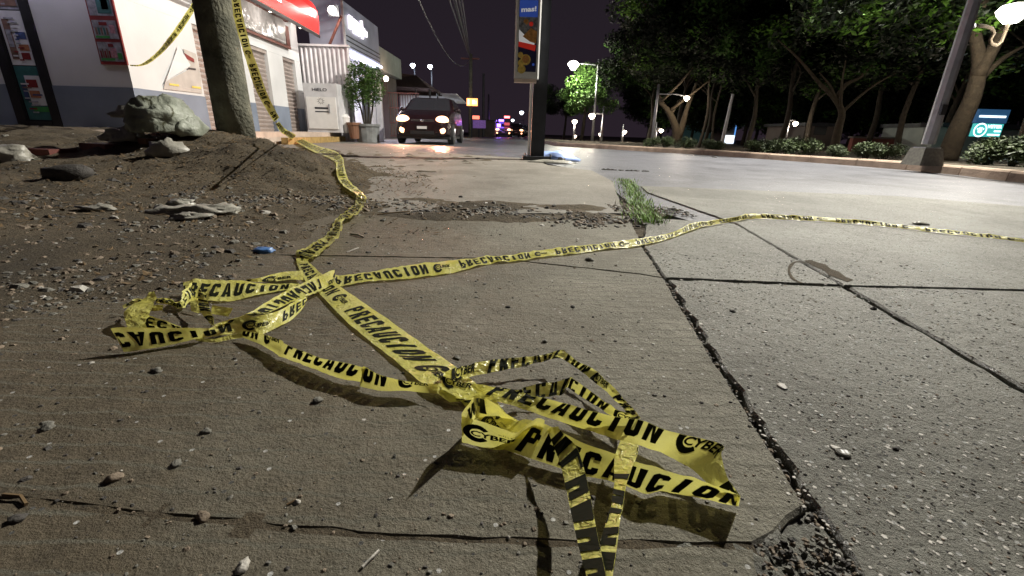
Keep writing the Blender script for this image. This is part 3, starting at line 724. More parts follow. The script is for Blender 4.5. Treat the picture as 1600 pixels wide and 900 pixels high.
# down the pole and over the mound
strand(tA, ST(B2, [(215, -110, 265, -110, 0, 0, 4.13), (232, 0, 285, 0, 0, 0, 4.12), (245, 100, 300, 100, 0, 0, 4.10), (270, 200, 325, 200, 0, 0, 4.08), (300, 300, 352, 300, 0, 0, 4.05), (330, 400, 390, 400, 0, 0, 4.0), (355, 480, 415, 475, 0, 0, 3.95), (390, 560, 442, 550, 0, 0, 3.85), (435, 640, 480, 630, 0, 0, 3.78), (480, 715, 512, 690, 0, 0, 3.70)]), phase=-.12, mir=True, cr=.002, seed=1, dens=1.0)
strand(tA, ST(B8, [(320, 50, 345, 40, 0, 0, 3.70), (352, 102, 374, 76, 0, 0, 3.62), (392, 130, 414, 102, 0, 0, 3.52), (432, 155, 455, 126, 1.5, 1.5), (530, 215, 570, 185, 1.5, 1.5), (630, 258, 690, 222, 1, 1), (690, 290, 740, 262, 1, 1), (700, 330, 752, 318, 2, 1.5), (708, 385, 772, 388, 2, 1.5), (745, 440, 800, 430, 2, 1), (815, 488, 860, 480, 3, 1), (865, 528, 893, 515, 3, 1.5)]), phase=.1, mir=True, cr=.003, seed=2, dens=1.2)
strand(tA, ST(B8, [(830, 490, 896, 520, 1, 4), (818, 552, 868, 575, 1, 4), (760, 600, 835, 620, 1, 3), (700, 650, 745, 655, 1.5, 2.5), (668, 715, 740, 705, 1, 3), (620, 765, 700, 785, 1, 3), (540, 810, 640, 825, 1, 3), (455, 855, 590, 870, 1, 2), (452, 885, 560, 905, .6, 1)]), phase=.05, cr=.004, seed=3, dens=1.4)
strand(tA, ST(N2, [(1036, -25, 1190, 5, .8, .8), (1030, 40, 1130, 40, .5, 1), (1060, 130, 1180, 90, .5, 1.2), (1120, 230, 1240, 150, .5, 1.2), (1225, 325, 1375, 240, .5, 1)])+ST(Z2, [(330, 440, 500, 385, .5, .8), (480, 562, 720, 540, .4, .6), (640, 690, 935, 690, .5, .8), (760, 788, 1045, 780, 1.0, 1.0), (900, 885, 1130, 850, .6, .8)]), phase=-.134, cr=.0016, seed=4, dens=1.2)
# lower strip to the right-hand tip
strand(tA, ST(PX, [(700, 612, 735, 600, .3, .6), (728, 636, 770, 622, .3, 1), (760, 690, 800, 655, .4, 3), (785, 701, 822, 655, .4, 4), (829, 716, 850, 662, .4, 4.2), (865, 728, 880, 676, .4, 4.0), (905, 742, 914, 693, .3, 3.6), (950, 750, 955, 707, .3, 3.4), (990, 764, 996, 722, .3, 3.6), (1008, 771, 1024, 729, .3, 4), (1032, 767, 1050, 739, .3, 3.6), (1062, 772, 1085, 746, .3, 3.5), (1102, 780, 1116, 758, .35, 3.4), (1154, 790, 1157, 775, .5, 3.3)]), vr=(.12, .95), end=-.005, cr=.0016, seed=5, dens=1.4)
# band coming back from the tip to the knot
strand(tA, ST(PX, [(1154, 789, 1157, 775, .5, 3.3), (1120, 767, 1137, 748, 1.8, 3.6), (1098, 748, 1127, 712, 1.8, 4.4), (1078, 731, 1127, 694, 1.4, 4.8), (1048, 714, 1068, 679, 1.0, 4.6), (1018, 703, 1033, 669, .8, 4.5), (993, 694, 1003, 657, .7, 4.2), (947, 681, 960, 650, .6, 3.8), (912, 671, 926, 643, .6, 3.5), (870, 656, 890, 632, .6, 3.2), (840, 647, 855, 623, .8, 3.0), (812, 637, 828, 617, 1.7, 2.8), (782, 630, 800, 610, 1.6, 2.6), (745, 622, 765, 603, 1.6, 2.4), (712, 617, 723, 598, 1.5, 2.3), (690, 609, 690, 588, 1.4, 2.0)]), vr=(0, .6), end=.18, rev=True, cr=.0022, seed=6, dens=1.45)
# upper loop
strand(tA, ST(N3, [(130, 300, 130, 255, 1.5, 2.2), (230, 305, 235, 210, 1.6, 2.4), (330, 285, 345, 192, 1.6, 2.6), (430, 262, 450, 168, 1.6, 2.8), (560, 240, 565, 146, 1.6, 3), (685, 214, 680, 140, 1.8, 3), (800, 188, 800, 126, 2, 3), (920, 158, 915, 112, 2.4, 3.2)])+ST(N4, [(235, 98, 285, 38, 3, 3.6), (300, 108, 325, 55, 3, 3.8), (380, 160, 415, 122, 2.6, 3.6), (480, 228, 530, 180, 2.4, 3.6), (570, 305, 610, 250, 2.2, 3.6), (660, 385, 710, 340, 2.2, 3.6), (725, 445, 785, 440, 2.2, 3.6), (790, 520, 850, 505, 2.3, 3.8), (830, 600, 925, 575, 2.4, 4.3)]), vr=(.3, .6), phase=.36, cr=.0035, seed=7, dens=1.9)
# inner loop
strand(tA, ST(N3, [(640, 470, 655, 375, 1.4, 2.4), (760, 455, 740, 372, 1.6, 2.8)])+ST(N4, [(10, 405, 0, 325, 1.6, 2.8), (115, 408, 105, 300, 1.6, 3), (235, 388, 240, 284, 1.8, 3.2), (285, 385, 335, 255, 1.8, 3.6), (330, 325, 362, 240, 2, 4), (420, 385, 450, 305, 2, 3.8), (510, 440, 545, 378, 2.1, 3.7), (600, 495, 640, 445, 2.2, 3.7), (700, 560, 720, 495, 2.3, 3.8), (800, 598, 840, 545, 2.4, 4.0)]), vr=(.3, .7), phase=.03, cr=.0022, seed=8, dens=1.8)
# logo loop: back band, corner, front face
strand(tA, ST(N3, [(760, 700, 790, 640, .4, 3.0), (650, 665, 650, 565, .4, 3.4), (510, 615, 520, 470, .4, 3.9), (430, 590, 440, 442, .5, 5.0), (392, 580, 378, 430, 1.2, 8.2)]), vr=(0, .7), phase=.45, cr=.0018, seed=9, dens=1.0)
strand(tA, ST(N3, [(392, 582, 376, 430, 4.2, 8.4), (345, 640, 330, 500, 1.5, 6.2), (292, 750, 290, 562, .25, 4.3), (340, 775, 350, 585, .2, 4.3), (440, 800, 455, 615, .2, 4.2), (580, 818, 600, 662, .2, 3.8), (640, 800, 690, 690, .3, 3.6), (720, 735, 790, 625, 1.2, 4.4), (800, 760, 850, 585, 1.2, 5.0), (860, 800, 905, 600, 1.2, 5.0)]), phase=WORD-.026, cr=.0012, seed=10, dens=1.0, sub=10)
# two lengths coming towards the viewer
strand(tA, ST(N5, [(-20, 105, 40, 90, 3.5, 4.8), (15, 190, 70, 130, 3.4, 5.2), (50, 280, 140, 200, 3.4, 5.0), (75, 380, 185, 330, 3.6, 4.8), (100, 500, 212, 450, 4.0, 5.0), (125, 620, 240, 600, 4.6, 5.6), (155, 750, 268, 740, 5.2, 6.2), (195, 900, 300, 890, 6, 7), (215, 1010, 318, 1000, 6.5, 7.5)]), vr=(.3, .4), phase=.02, mir=True, cr=.0006, seed=11, dens=1.0)
strand(tA, ST(N5, [(380, 165, 478, 195, 3.2, 4.5), (348, 250, 470, 240, 3.3, 4.5), (345, 330, 440, 325, 3.6, 4.5), (345, 400, 412, 410, 4, 4.8), (330, 510, 392, 520, 4.6, 5.2), (300, 620, 375, 610, 5, 5.8), (272, 740, 362, 735, 5.4, 6.2), (290, 880, 342, 885, 6, 6.6), (300, 1010, 325, 1010, 6.4, 7)]), vr=(.3, .4), phase=.44, cr=.0008, seed=12, dens=1.25)

tB = empty('caution_tape', on(330, 520), 'yellow caution tape bunched in loops at left with its tail running to the knot', 'caution tape')
strand(tB, ST(N2, [(1370, 235, 1365, 122, 1.2, 2.0), (1250, 300, 1200, 182, 1.4, 2.4), (1130, 348, 1000, 272, 1.6, 3), (960, 418, 840, 362, 1.8, 3.2), (800, 490, 640, 482, 2, 3.2), (600, 545, 520, 536, 2, 3), (340, 625, 300, 606, 2, 2.6)]), vr=(.1, .55), phase=.42, mir=True, cr=.002, seed=21, dens=1.5)
strand(tB, ST(N1, [(215, 835, 85, 600, .2, 4.2), (300, 828, 180, 588, .2, 4.4), (420, 808, 420, 590, .2, 4.2), (600, 780, 600, 598, .2, 3.8), (850, 728, 850, 594, .4, 3.2), (1040, 690, 1050, 596, .6, 2.8)])+ST(N2, [(300, 705, 290, 625, .4, 2.4), (420, 692, 420, 565, .3, 2.6), (560, 672, 560, 545, .3, 2.8), (700, 692, 760, 515, .2, 2.8), (860, 630, 900, 470, .2, 2.2), (980, 565, 1000, 405, .2, 1.8), (1070, 480, 1085, 372, .3, 1.4), (1120, 392, 1135, 350, .6, 1.2)]), phase=.12, mir=True, cr=.0018, seed=22, dens=1.35)
strand(tB, ST(N1, [(478, 240, 522, 228, 4.6, 5), (405, 308, 548, 285, 4, 4.6), (290, 368, 520, 360, 3.6, 4), (215, 440, 480, 440, 3.0, 3.4), (235, 520, 440, 530, 2.2, 2.6), (252, 600, 400, 595, 1.6, 2)]), phase=.44, cr=.003, seed=23, text=False)
strand(tB, ST(N1, [(340, 600, 340, 520, .8, 1.4), (420, 602, 430, 465, .6, 2.6), (540, 602, 560, 500, .6, 2.4), (660, 600, 670, 540, .7, 2), (780, 600, 790, 585, .8, 1.2)]), vr=(.1, .9), phase=.05, mir=True, cr=.002, seed=24, dens=1.3)
strand(tB, ST(N2, [(30, 400, 40, 235, .4, 2.6), (120, 410, 160, 212, .3, 3), (260, 405, 300, 208, .3, 3), (400, 398, 420, 210, .3, 2.8), (540, 378, 560, 212, .3, 2.6), (700, 345, 700, 238, .3, 1.8), (880, 310, 880, 240, .3, 1.4), (1050, 285, 1060, 245, .4, 1)]), phase=.02, cr=.003, seed=25, dens=1.5)
strand(tB, ST(N2, [(590, 222, 590, 203, 1.5, 2), (700, 228, 700, 193, 1.2, 2), (820, 224, 820, 160, .8, 2), (940, 212, 940, 138, .8, 1.8), (1090, 212, 1085, 128, .8, 1.8)]), vr=(.3, 1), phase=.36, cr=.001, seed=26)
strand(tB, ST(N2, [(176, 295, 190, 290, 4, 4.4), (165, 390, 245, 395, 3, 3.6), (200, 510, 285, 510, 2.4, 3), (285, 610, 312, 605, 1.8, 2.2)]), phase=.2, cr=.002, seed=27, dens=1.4, vr=(.2, .7))
strand(tB, ST(N2, [(280, 508, 290, 430, .6, 1.6), (360, 522, 375, 446, .6, 1.8), (432, 532, 472, 458, .8, 2.2)]), text=False, cr=.001, seed=28)
strand(tB, ST(N2, [(105, 482, 98, 398, .6, 2), (150, 498, 150, 388, .6, 2.2), (205, 498, 200, 398, .6, 2.2)]), text=False, cr=.002, seed=29)
strand(tB, ST(N1, [(540, 350, 540, 298, .6, 1.6), (640, 362, 630, 296, .6, 1.8), (720, 375, 705, 312, .6, 1.6), (785, 405, 770, 335, .5, 1.8), (850, 370, 815, 250, .5, 3), (930, 260, 880, 135, 1, 3.6)]), phase=.0, cr=.006, seed=30, dens=2.2)
strand(tB, ST(N1, [(215, 400, 205, 372, 1.6, 2), (290, 362, 280, 332, 2, 2.6), (370, 358, 360, 300, 2.2, 3), (440, 352, 430, 318, 2.4, 3)]), phase=.1, cr=.003, seed=31, dens=2)
strand(tB, ST(N1, [(470, 420, 480, 370, .4, 1.2), (540, 422, 545, 362, .4, 1.4), (605, 418, 612, 365, .4, 1.4)]), text=False, cr=.001, seed=32)
strand(tB, ST(N2, [(140, 742, 150, 715, .2, .6), (300, 760, 300, 728, .2, .7), (430, 738, 430, 698, .2, .9), (580, 714, 560, 668, .2, 1.2)]), text=False, cr=.001, seed=33)
strand(tB, ST(N2, [(545, 712, 560, 660, .8, 1.6), (640, 745, 660, 672, .5, 2.2), (740, 790, 770, 695, .5, 2.6), (860, 862, 900, 745, .4, 3.0)])+ST(Z1, [(1030, 560, 1060, 490, .4, 3.0), (1200, 622, 1230, 560, .4, 3.2), (1320, 668, 1370, 590, .5, 3.4), (1480, 704, 1510, 625, .5, 3.4)])+ST(Z2, [(400, 795, 420, 685, .5, 3.4), (520, 817, 530, 735, .6, 3.2), (660, 822, 680, 768, .8, 2.8), (830, 838, 835, 785, 1.4, 2.2)]), vr=(.05, .5), phase=.30, cr=.0018, seed=34, dens=1.5)

tC = empty('caution_tape', on(1100, 350), 'long yellow caution tape stretched from the knot to the right across the slabs and road', 'caution tape')
strand(tC, ST(Z2, [(262, 225, 262, 178, .8, 1.2), (300, 236, 320, 180, .5, 1.2), (450, 214, 440, 162, .4, 1.4), (600, 204, 570, 140, .4, 1.6), (760, 186, 740, 112, .4, 1.6), (940, 158, 920, 92, .4, 1.5), (1120, 112, 1100, 75, .5, 1.2), (1260, 100, 1250, 62, .5, 1.2), (1440, 74, 1430, 36, .5, 1.4)])+ST(Z5, [(750, 585, 740, 542, .5, 1.6), (930, 560, 920, 524, .5, 1.8), (1090, 545, 1080, 502, .5, 2), (1220, 520, 1200, 486, .5, 1.8), (1320, 490, 1320, 460, .5, 1.8), (1430, 450, 1420, 410, .6, 2.5), (1500, 428, 1490, 398, .6, 2.5)])+ST(Z6, [(400, 122, 400, 104, .6, 2.5), (465, 112, 455, 89, .6, 3), (600, 115, 590, 95, .5, 2.6), (800, 126, 800, 107, .5, 2.4), (1050, 147, 1050, 131, .5, 2), (1250, 171, 1250, 155, .5, 1.8), (1450, 191, 1450, 176, .5, 1.8), (1620, 213, 1620, 198, .5, 1.8)]), vr=(.05, .95), phase=.0, mir=True, cr=.0026, seed=41, dens=1.4)
def strand3(parent, A, B, **k):
    pass
tD = empty('caution_tape', atY(208, 100, 8.0), 'faded caution tape hanging between the shop poster and the leaning pole', 'caution tape'); tD['far'] = 1
dd = [(1250, -30, 1215, -40, 5.0), (1232, 30, 1208, 5, 5.2), (1180, 125, 1150, 95, 5.6), (1130, 200, 1100, 170, 6.0), (1070, 275, 1045, 245, 6.5), (1000, 345, 985, 318, 7.0), (930, 397, 920, 376, 7.5), (870, 414, 866, 404, 7.85), (812, 412, 810, 404, 7.95)]
strand(tD, ST(B1, [(a, b, c, d, 0, 0, Y) for a, b, c, d, Y in dd]), phase=.1, mir=True, cr=.004, seed=51, dens=.6)

# ------------------------------------------------------------------ leaning utility pole on the mound
pb = on(369, 207); pY = 4.32
pole = empty('utility_pole', (pb.x, pY, .2), 'thick mossy concrete pole standing on the dirt mound with caution tape tied to it', 'utility pole')
zs = [.15, .6, 1.2, 2.2, 4.0, 7.5]
pc = atY(369, 205, pY); mb = MB()
pts = [Vector((pc.x-.012*(z-.3), pY, z)) for z in zs]; mb.tube(pts, [.158, .154, .152, .148, .14, .12], 20)
mb.build('shaft', 'pole_concrete', pole, smooth=True)
mb = MB(); mb.tube([pts[-1]+Vector((-.9, 0, -.4)), pts[-1]+Vector((.9, 0, -.4))], .05, 6); mb.build('crossarm', 'wood_brown', pole)

# ------------------------------------------------------------------ corner shop
YF = 8.0
def XF(y): return -6.42-.047*(y-8)
shop = empty('corner_shop', (-7.5, 9.5, .28), 'white corner shop with grey-blue base band, closed roller shutters and red lit canopy', 'shop')
ZB, BAND, TOP = .27, .94, 3.55
xc = XF(8)
for bx in ((-7.77, xc, YF, YF+.2, BAND, 5.0), (-8.54, -7.772, YF, YF+.2, 3.2, 5.0), (-14, -8.542, YF, YF+.2, BAND, 5)):
    fr = MB(); fr.box(*bx); fr.build('wall', 'wall_white', shop)
for bx in ((-7.77, xc+.004, YF-.012, YF+.2, ZB-.2, BAND-.002), (-14, -8.54, YF-.012, YF+.2, ZB-.2, BAND-.002)):
    fb = MB(); fb.box(*bx); fb.build('base_band', 'band_grey', shop)
# street side wall, split round three shutters
def sidebox(mb, y0, y1, z0, z1, out=0.0, inn=.25, mi=0):
    vs = []
    for z in (z0, z1):
        vs += [(XF(y0)+out, y0, z), (XF(y0)-inn, y0, z), (XF(y1)-inn, y1, z), (XF(y1)+out, y1, z)]
    mb.add(vs, [(0, 1, 2, 3), (7, 6, 5, 4), (0, 4, 5, 1), (1, 5, 6, 2), (2, 6, 7, 3), (3, 7, 4, 0)], mi)
SH = [(9.93, 11.1), (12.0, 13.0), (13.9, 14.72)]
prev = 8.2
for a, b in SH+[(15.0, 15.0)]:
    sw = MB(); sb = MB(); sidebox(sw, prev, a, BAND, 2.28); sidebox(sb, prev, a, ZB-.2, BAND-.002, .012); prev = b
    sw.build('wall', 'wall_white', shop); sb.build('base_band', 'band_grey', shop)
sw = MB(); sidebox(sw, 8.2, 15.0, 2.282, 3.6); sw.build('wall', 'wall_white', shop)
for a, b in SH:
    root = MB(); sidebox(root, a, b, 2.20, 2.278, -.03, .2); fo = root.build('shutter_box', 'shutter', shop)
    z = ZB; k = 0; zz = []
    while z < 2.18: zz.append(z); z += .105
    for z in zz:
        m2 = MB(); vs = []
        for (o_, dz) in ((-.10, 0), (-.078, .05), (-.10, .101)):
            vs += [(XF(a)+o_, a+.01, z+dz), (XF(b)+o_, b-.01, z+dz)]
        m2.add(vs, [(0, 1, 3, 2), (2, 3, 5, 4)]); m2.build('shutter_slat', 'shutter', fo, loc=tuple(shop.location)).location = (0, 0, 0)
ft = MB(); ft.box(XF(15)-.25, XF(15)+.0, 15.002, 15.1, ZB-.2, 3.6); ft.build('corner_pier', 'wall_white', shop)
rf = MB(); rf.prism([(-14, YF+.2), (xc-.25, YF+.2), (XF(15)-.25, 14.9), (-14, 14.9)], 3.61, 3.8); rf.build('roof', 'soffit', shop)
# canopy with soffit and red curved fascia
CO = .80
def cpts(o_): return [(XF(y)+o_, y) for y in (7.2, 14.75)]
sf = MB(); sf.add([(XF(y)+o_, y, z) for y in (8.002, 14.75) for o_, z in ((.0, 3.30), (CO, 2.98), (CO, 3.04), (.0, 3.40))], [(0, 1, 5, 4), (1, 2, 6, 5), (2, 3, 7, 6), (3, 0, 4, 7), (3, 2, 1, 0), (4, 5, 6, 7)]); sf.build('soffit', 'soffit', shop)
rp = MB(); prof = [(CO+.01, 2.94), (CO+.015, 3.00), (CO+.03, 3.12), (CO+.05, 3.35), (CO+.02, 3.6), (CO-.08, 3.8), (CO-.28, 3.93)]
nn = 8; vs = []
for (o_, z) in prof:
    for k in range(nn+1): y = 7.2+(14.75-7.2)*k/nn; vs.append((XF(y)+o_, y, z))
rp.add(vs, [(i*(nn+1)+k, (i+1)*(nn+1)+k, (i+1)*(nn+1)+k+1, i*(nn+1)+k+1) for i in range(1, len(prof)-1) for k in range(nn)])
rp.add([(XF(14.75)+o_, 14.75, z) for o_, z in prof]+[(XF(14.75), 14.75, 3.93), (XF(14.75), 14.75, 3.44)], [tuple(range(len(prof)+2))])
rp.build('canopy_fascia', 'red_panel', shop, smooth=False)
tr = MB(); tr.add([(XF(y)+CO+o_, y, z) for y in (7.2, 14.77) for o_, z in ((.012, 2.90), (.032, 2.90), (.036, 2.97), (.016, 2.97))], [(0, 1, 5, 4), (1, 2, 6, 5), (2, 3, 7, 6), (3, 0, 4, 7)]); tr.build('canopy_trim', 'dark_trim', shop)
gl = MB(); gl.add([(XF(y)+CO+.055, y, z) for y, z in ((10.9, 3.22), (12.3, 3.22), (12.3, 3.48), (10.9, 3.48))], [(0, 1, 2, 3)]); gl.build('lit_lettering', 'sign_glow', shop)
fc = MB(); fc.box(-14, xc+.02, 7.2, YF-.002, 3.30, 3.415); fc.build('soffit', 'soffit', shop)
fc = MB(); fc.box(-14, xc+CO, 7.05, 7.195, 2.94, 3.93); fc.build('canopy_fascia', 'purple_panel', shop)
for x in (-7.0, -8.2, -9.6):  # unseen downlights added as fill light for the front wall
    d = MB(); c = Vector((x, 7.5, 3.29)); d.lathe(c, [(.06, 0), (.07, -.004), (.0, -.008)], 10); d.build('fill_downlight', 'lamp_warm', shop)
    light('POINT', 'fill_downlight_lamp', shop, c+Vector((0, -.1, -.08)), 13, (.86, .90, 1), .06)
# added soffit downlights, put in under the canopy to brighten the street wall
for y in (8.8, 10.7, 12.6, 14.4):
    d = MB(); c = Vector((XF(y)+.45, y, 3.09)); d.lathe(c, [(.06, 0), (.07, -.004), (.0, -.008)], 10); d.build('fill_downlight', 'lamp_warm', shop)
    light('POINT', 'fill_downlight_lamp', shop, c+Vector((.05, 0, -.08)), P_SOFFIT, (1, .92, .86), .06)
# torn plastic banner frame over the shutters
ba = MB(); n1 = 26; n2 = 8; vs = []; Y0, Y1 = 11.3, 14.1
for i in range(n1+1):
    for j in range(n2+1):
        y = Y0+(Y1-Y0)*i/n1; z = 2.60+.62*j/n2
        vs.append((XF(y)+.07+.05*noise.noise(Vector((y*5+z*3, z*1.5, 1)))+.02*noise.noise(Vector((y*16, z*5, 2))), y, z))
ba.add(vs, [(i*(n2+1)+j, i*(n2+1)+j+1, (i+1)*(n2+1)+j+1, (i+1)*(n2+1)+j) for i in range(n1) for j in range(n2)])
bro = empty('banner', (XF(12), 12, 2.6), 'crumpled clear plastic banner on a brown frame above the middle shutter', 'banner')
ba.build('plastic_sheet', 'plastic_sheet', bro, smooth=True)
bf = MB(); sidebox(bf, Y0, Y1+.25, 2.52, 2.575, .10, -.01); sidebox(bf, Y1+.02, Y1+.25, 2.577, 3.1, .09, -.01); sidebox(bf, Y0, Y1+.25, 3.21, 3.26, .10, -.01); bf.build('frame', 'wood_brown', bro)
# torn paper poster on the street wall by the corner
pt = empty('torn_poster', (XF(8.6), 8.6, 1.2), 'torn white paper notice peeling off the wall beside the first shutter', 'poster')
pm_ = MB()
def wp(x, y, o_=.02):
    for _ in range(1): pass
    yy = 8.5
    for _ in range(12):
        p = atX(x, y, XF(yy)+o_); yy = p.y
    return p
sheet = [wp(286, 76), wp(306, 84), wp(314, 118), wp(316, 146), wp(256, 139), wp(258, 128), wp(296, 108)]
pm_.add(sheet, [tuple(range(len(sheet)))]); pm_.build('sheet', 'soffit', pt)
p3 = MB(); flap = [wp(279, 71, .05), wp(298, 102, .12), wp(293, 107, .10), wp(261, 126, .03), wp(257, 132, .05), wp(270, 95, .02)]; p3.add(flap, [tuple(range(6))]); p3.build('peeled_flap', 'wall_white', pt)
p4 = MB(); p4.add([wp(287, 82, .03), wp(303, 92, .03), wp(304, 98, .03), wp(292, 92, .03)], [(0, 1, 2, 3)], 0); p4.add([wp(293, 105, .03), wp(306, 107, .03), wp(306, 110, .03), wp(294, 108, .03)], [(0, 1, 2, 3)], 1)
p4.add([wp(265, 130, .03), wp(280, 132, .03), wp(280, 135, .03), wp(265, 133, .03)], [(0, 1, 2, 3)], 2); p4.add([wp(300, 134, .03), wp(314, 136, .03), wp(314, 139, .03), wp(300, 137, .03)], [(0, 1, 2, 3)], 2)
p4.build('print', ['red', 'text_dark', 'poster_yellow'], pt)
# framed posters on the front wall
def fq(mb, x0, y0, x1, y1, mi, d):     # quad on the front wall between pixel corners
    a = atY(x0, y0, YF-d); c = atY(x1, y1, YF-d); mb.add([(a.x, a.y, a.z), (c.x, a.y, a.z), (c.x, a.y, c.z), (a.x, a.y, c.z)], [(0, 1, 2, 3)], mi)
pf = empty('poster_frame', atY(165, 100, YF), 'tall red-framed trio of advertising posters on the white front wall', 'poster')
a = atY(158, 101, YF-.03); c = Vector((a.x+.86, 0, 0)); xa, xb = a.x, atY(199, 101, YF-.03).x
zt = lambda y, x=175: atY(x, y, YF-.03).z
fm = MB(); fm.box(xa, xb, YF-.03, YF-.002, zt(101), zt(101)+2.4); fm.build('frame', 'red', pf)
pr = MB(); wv = xb-xa
for (y0, y1) in ((96, 66), (61, 32), (25, -8), (-14, -48)):
    z0, z1 = zt(y0), zt(y1); pr.add([(xa+.05*wv, YF-.034, z0), (xb-.07*wv, YF-.034, z0), (xb-.07*wv, YF-.034, z1), (xa+.05*wv, YF-.034, z1)], [(0, 1, 2, 3)], 0)
def pq(u0, v0, u1, v1, y0, y1, mi):
    z0, z1 = zt(y0), zt(y1); pr.add([(xa+wv*u0, YF-.038, z0+(z1-z0)*v0), (xa+wv*u1, YF-.038, z0+(z1-z0)*v0), (xa+wv*u1, YF-.038, z0+(z1-z0)*v1), (xa+wv*u0, YF-.038, z0+(z1-z0)*v1)], [(0, 1, 2, 3)], mi)
for (y0, y1) in ((96, 66), (61, 32)):
    pq(.08, .05, .6, .16, y0, y1, 3)
for k in range(5): pq(.10+.08*k, .18, .16+.08*k, .55+.1*(k % 2), 96, 66, (1, 4)[k % 2])
pq(.50, .2, .72, .7, 96, 66, 2); pq(.74, .12, .90, .45, 96, 66, 3); pq(.45, .75, .65, .92, 96, 66, 1)
for k in range(5): pq(.12+.1*k, .22, .19+.1*k, .6, 61, 32, (4, 5)[k % 2])
pq(.66, .3, .85, .75, 61, 32, 2); pq(.3, .72, .6, .9, 61, 32, 1)
pq(.38, .1, .88, .8, 25, -8, 5); pq(.55, .3, .8, .9, 25, -8, 6)
pr.build('print', ['poster_grey', 'red', 'poster_pink', 'poster_green', 'poster_brown', 'poster_teal', 'poster_white'], pf)
# glazed door with stacked adverts
dr = MB()
dx0, dx1 = -8.535, -7.78
do = empty('shop_door', (-8.15, YF, ZB), 'black framed shop door covered with stacked product adverts', 'door')
dr.box(dx0, dx0+.16, YF-.02, YF+.06, ZB, 3.2); dr.box(dx1-.15, dx1, YF-.02, YF+.06, ZB, 3.2); dr.box(dx0+.162, dx1-.162, YF-.02, YF+.06, ZB, ZB+.10); dr.box(dx0+.162, dx1-.162, YF-.02, YF+.06, 3.0, 3.2); dr.build('frame', 'black_metal', do)
dg_ = MB(); dg_.box(dx0+.162, dx1-.162, YF+.02, YF+.03, ZB+.10, 3.0); dg_.build('pane', 'car_glass', do)
ad = MB(); u0, u1 = dx0+.19, dx1-.165
def dq(a, z0, b, z1, mi, d=.016): ad.add([(u0+(u1-u0)*a, YF+d, z0), (u0+(u1-u0)*b, YF+d, z0), (u0+(u1-u0)*b, YF+d, z1), (u0+(u1-u0)*a, YF+d, z1)], [(0, 1, 2, 3)], mi)
dq(0, ZB+.12, 1, 1.22, 0); dq(0, 1.235, 1, 2.02, 1); dq(0, 2.035, 1, 2.95, 2)
ar = random.Random(9)
for zz_ in [.5+.055*k for k in range(9)]+[1.3+.06*k for k in range(11)]+[2.1+.07*k for k in range(10)]:
    a_ = ar.uniform(.08, .5); dq(a_, zz_, a_+ar.uniform(.15, .42), zz_+.022, ar.choice((2, 2, 3, 5, 7, 8, 1)), .006)
dq(.32, .62, .95, 1.08, 1, .012); dq(.36, .90, .8, 1.02, 3, .008); dq(.36, .74, .8, .85, 6, .008); dq(.32, .52, .98, .60, 4, .012); dq(.1, .7, .28, .95, 5, .012)
dq(.1, 1.32, .38, 1.9, 7, .012); dq(.14, 1.5, .34, 1.75, 8, .008); dq(.5, 1.62, .9, 1.72, 5, .012); dq(.5, 1.45, .9, 1.54, 6, .012); dq(.5, 1.32, .85, 1.42, 3, .012)
dq(0, 2.1, .5, 2.7, 3, .012); dq(.3, 2.3, .8, 2.85, 8, .010); dq(.2, 2.08, .9, 2.3, 7, .008)
ad.build('adverts', ['poster_teal', 'poster_white', 'poster_grey', 'red', 'poster_green', 'poster_blue', 'poster_orange', 'poster_brown', 'poster_grey'], do)
# raised pavement (plinth) in front of the shop
pl = MB(); pl.prism([(-14, 6.9), (-6.9, 6.95), (-5.7, 7.6), (XF(15)+1.0, 15.2), (-5.4, 19), (-8, 19), (-14, 15)], -.05, ZB); tag(pl.build('shop_pavement', 'plinth'), kind='structure')
ky = MB(); ky.prism([(XF(11)+.98, 11), (XF(11)+1.14, 11), (XF(15)+1.14, 15.3), (XF(15)+.98, 15.3)], -.05, .15)
solo(ky, 'yellow_kerb', 'kerb_yellow', (XF(13)+1.05, 13, 0), 'yellow painted kerb edge in front of the shutters', 'kerb')

# ------------------------------------------------------------------ corrugated wall, ice chest, pots
cw = MB(); x0, x1 = XF(15)-.1, -5.27; n = 44; vs = []
for k in range(n+1):
    x = x0+(x1-x0)*k/n; y = 15.25+(.035 if k % 4 in (0, 1) else 0); vs += [(x, y, 0), (x, y, 2.76)]
cw.add(vs, [(2*k, 2*k+2, 2*k+3, 2*k+1) for k in range(n)]); cw.box(x0, x1, 15.3, 15.36, 0, 2.75)
cr_ = empty('corrugated_wall', (-6.3, 15.3, 0), 'tall grey corrugated metal wall behind the white ice chest', 'wall')
cw.build('sheet', 'corrugated', cr_); c2 = MB(); c2.box(x0, x1+.02, 15.2, 15.38, 2.762, 2.82); c2.build('cap_rail', 'steel_white', cr_)
ic = empty('ice_chest', (-6.22, 14.55, ZB), 'white upright ice freezer marked HIELO against the corrugated wall', 'ice freezer')
ia, ib = atY(481, 200, 14.3).x, atY(532, 200, 14.3).x; IZ = atY(505, 130, 14.3).z
m_ = MB(); m_.box(ia, ib, 14.3, 15.1, ZB, IZ); m_.build('cabinet', 'steel_white', ic)
m_ = MB(); m_.box(ia+.06, ib-.06, 14.265, 14.298, ZB+.1, IZ-.38); d_ = m_.build('door', 'white_paint', ic)
m_ = MB(); m_.box(ib-.28, ib-.25, 14.235, 14.263, ZB+.55, ZB+.8); m_.build('handle', 'galv', d_, loc=tuple(ic.location)).location = (0, 0, 0)
m_ = MB(); text_on(m_, 'HIELO', (ia+.26, 14.292, IZ-.22), (1, 0, 0), (0, 0, 1), .44, .085, 0, .012)
m_.build('lettering', 'text_dark', ic)
m_ = MB(); cx = (ia+ib)/2; cz = ZB+.88
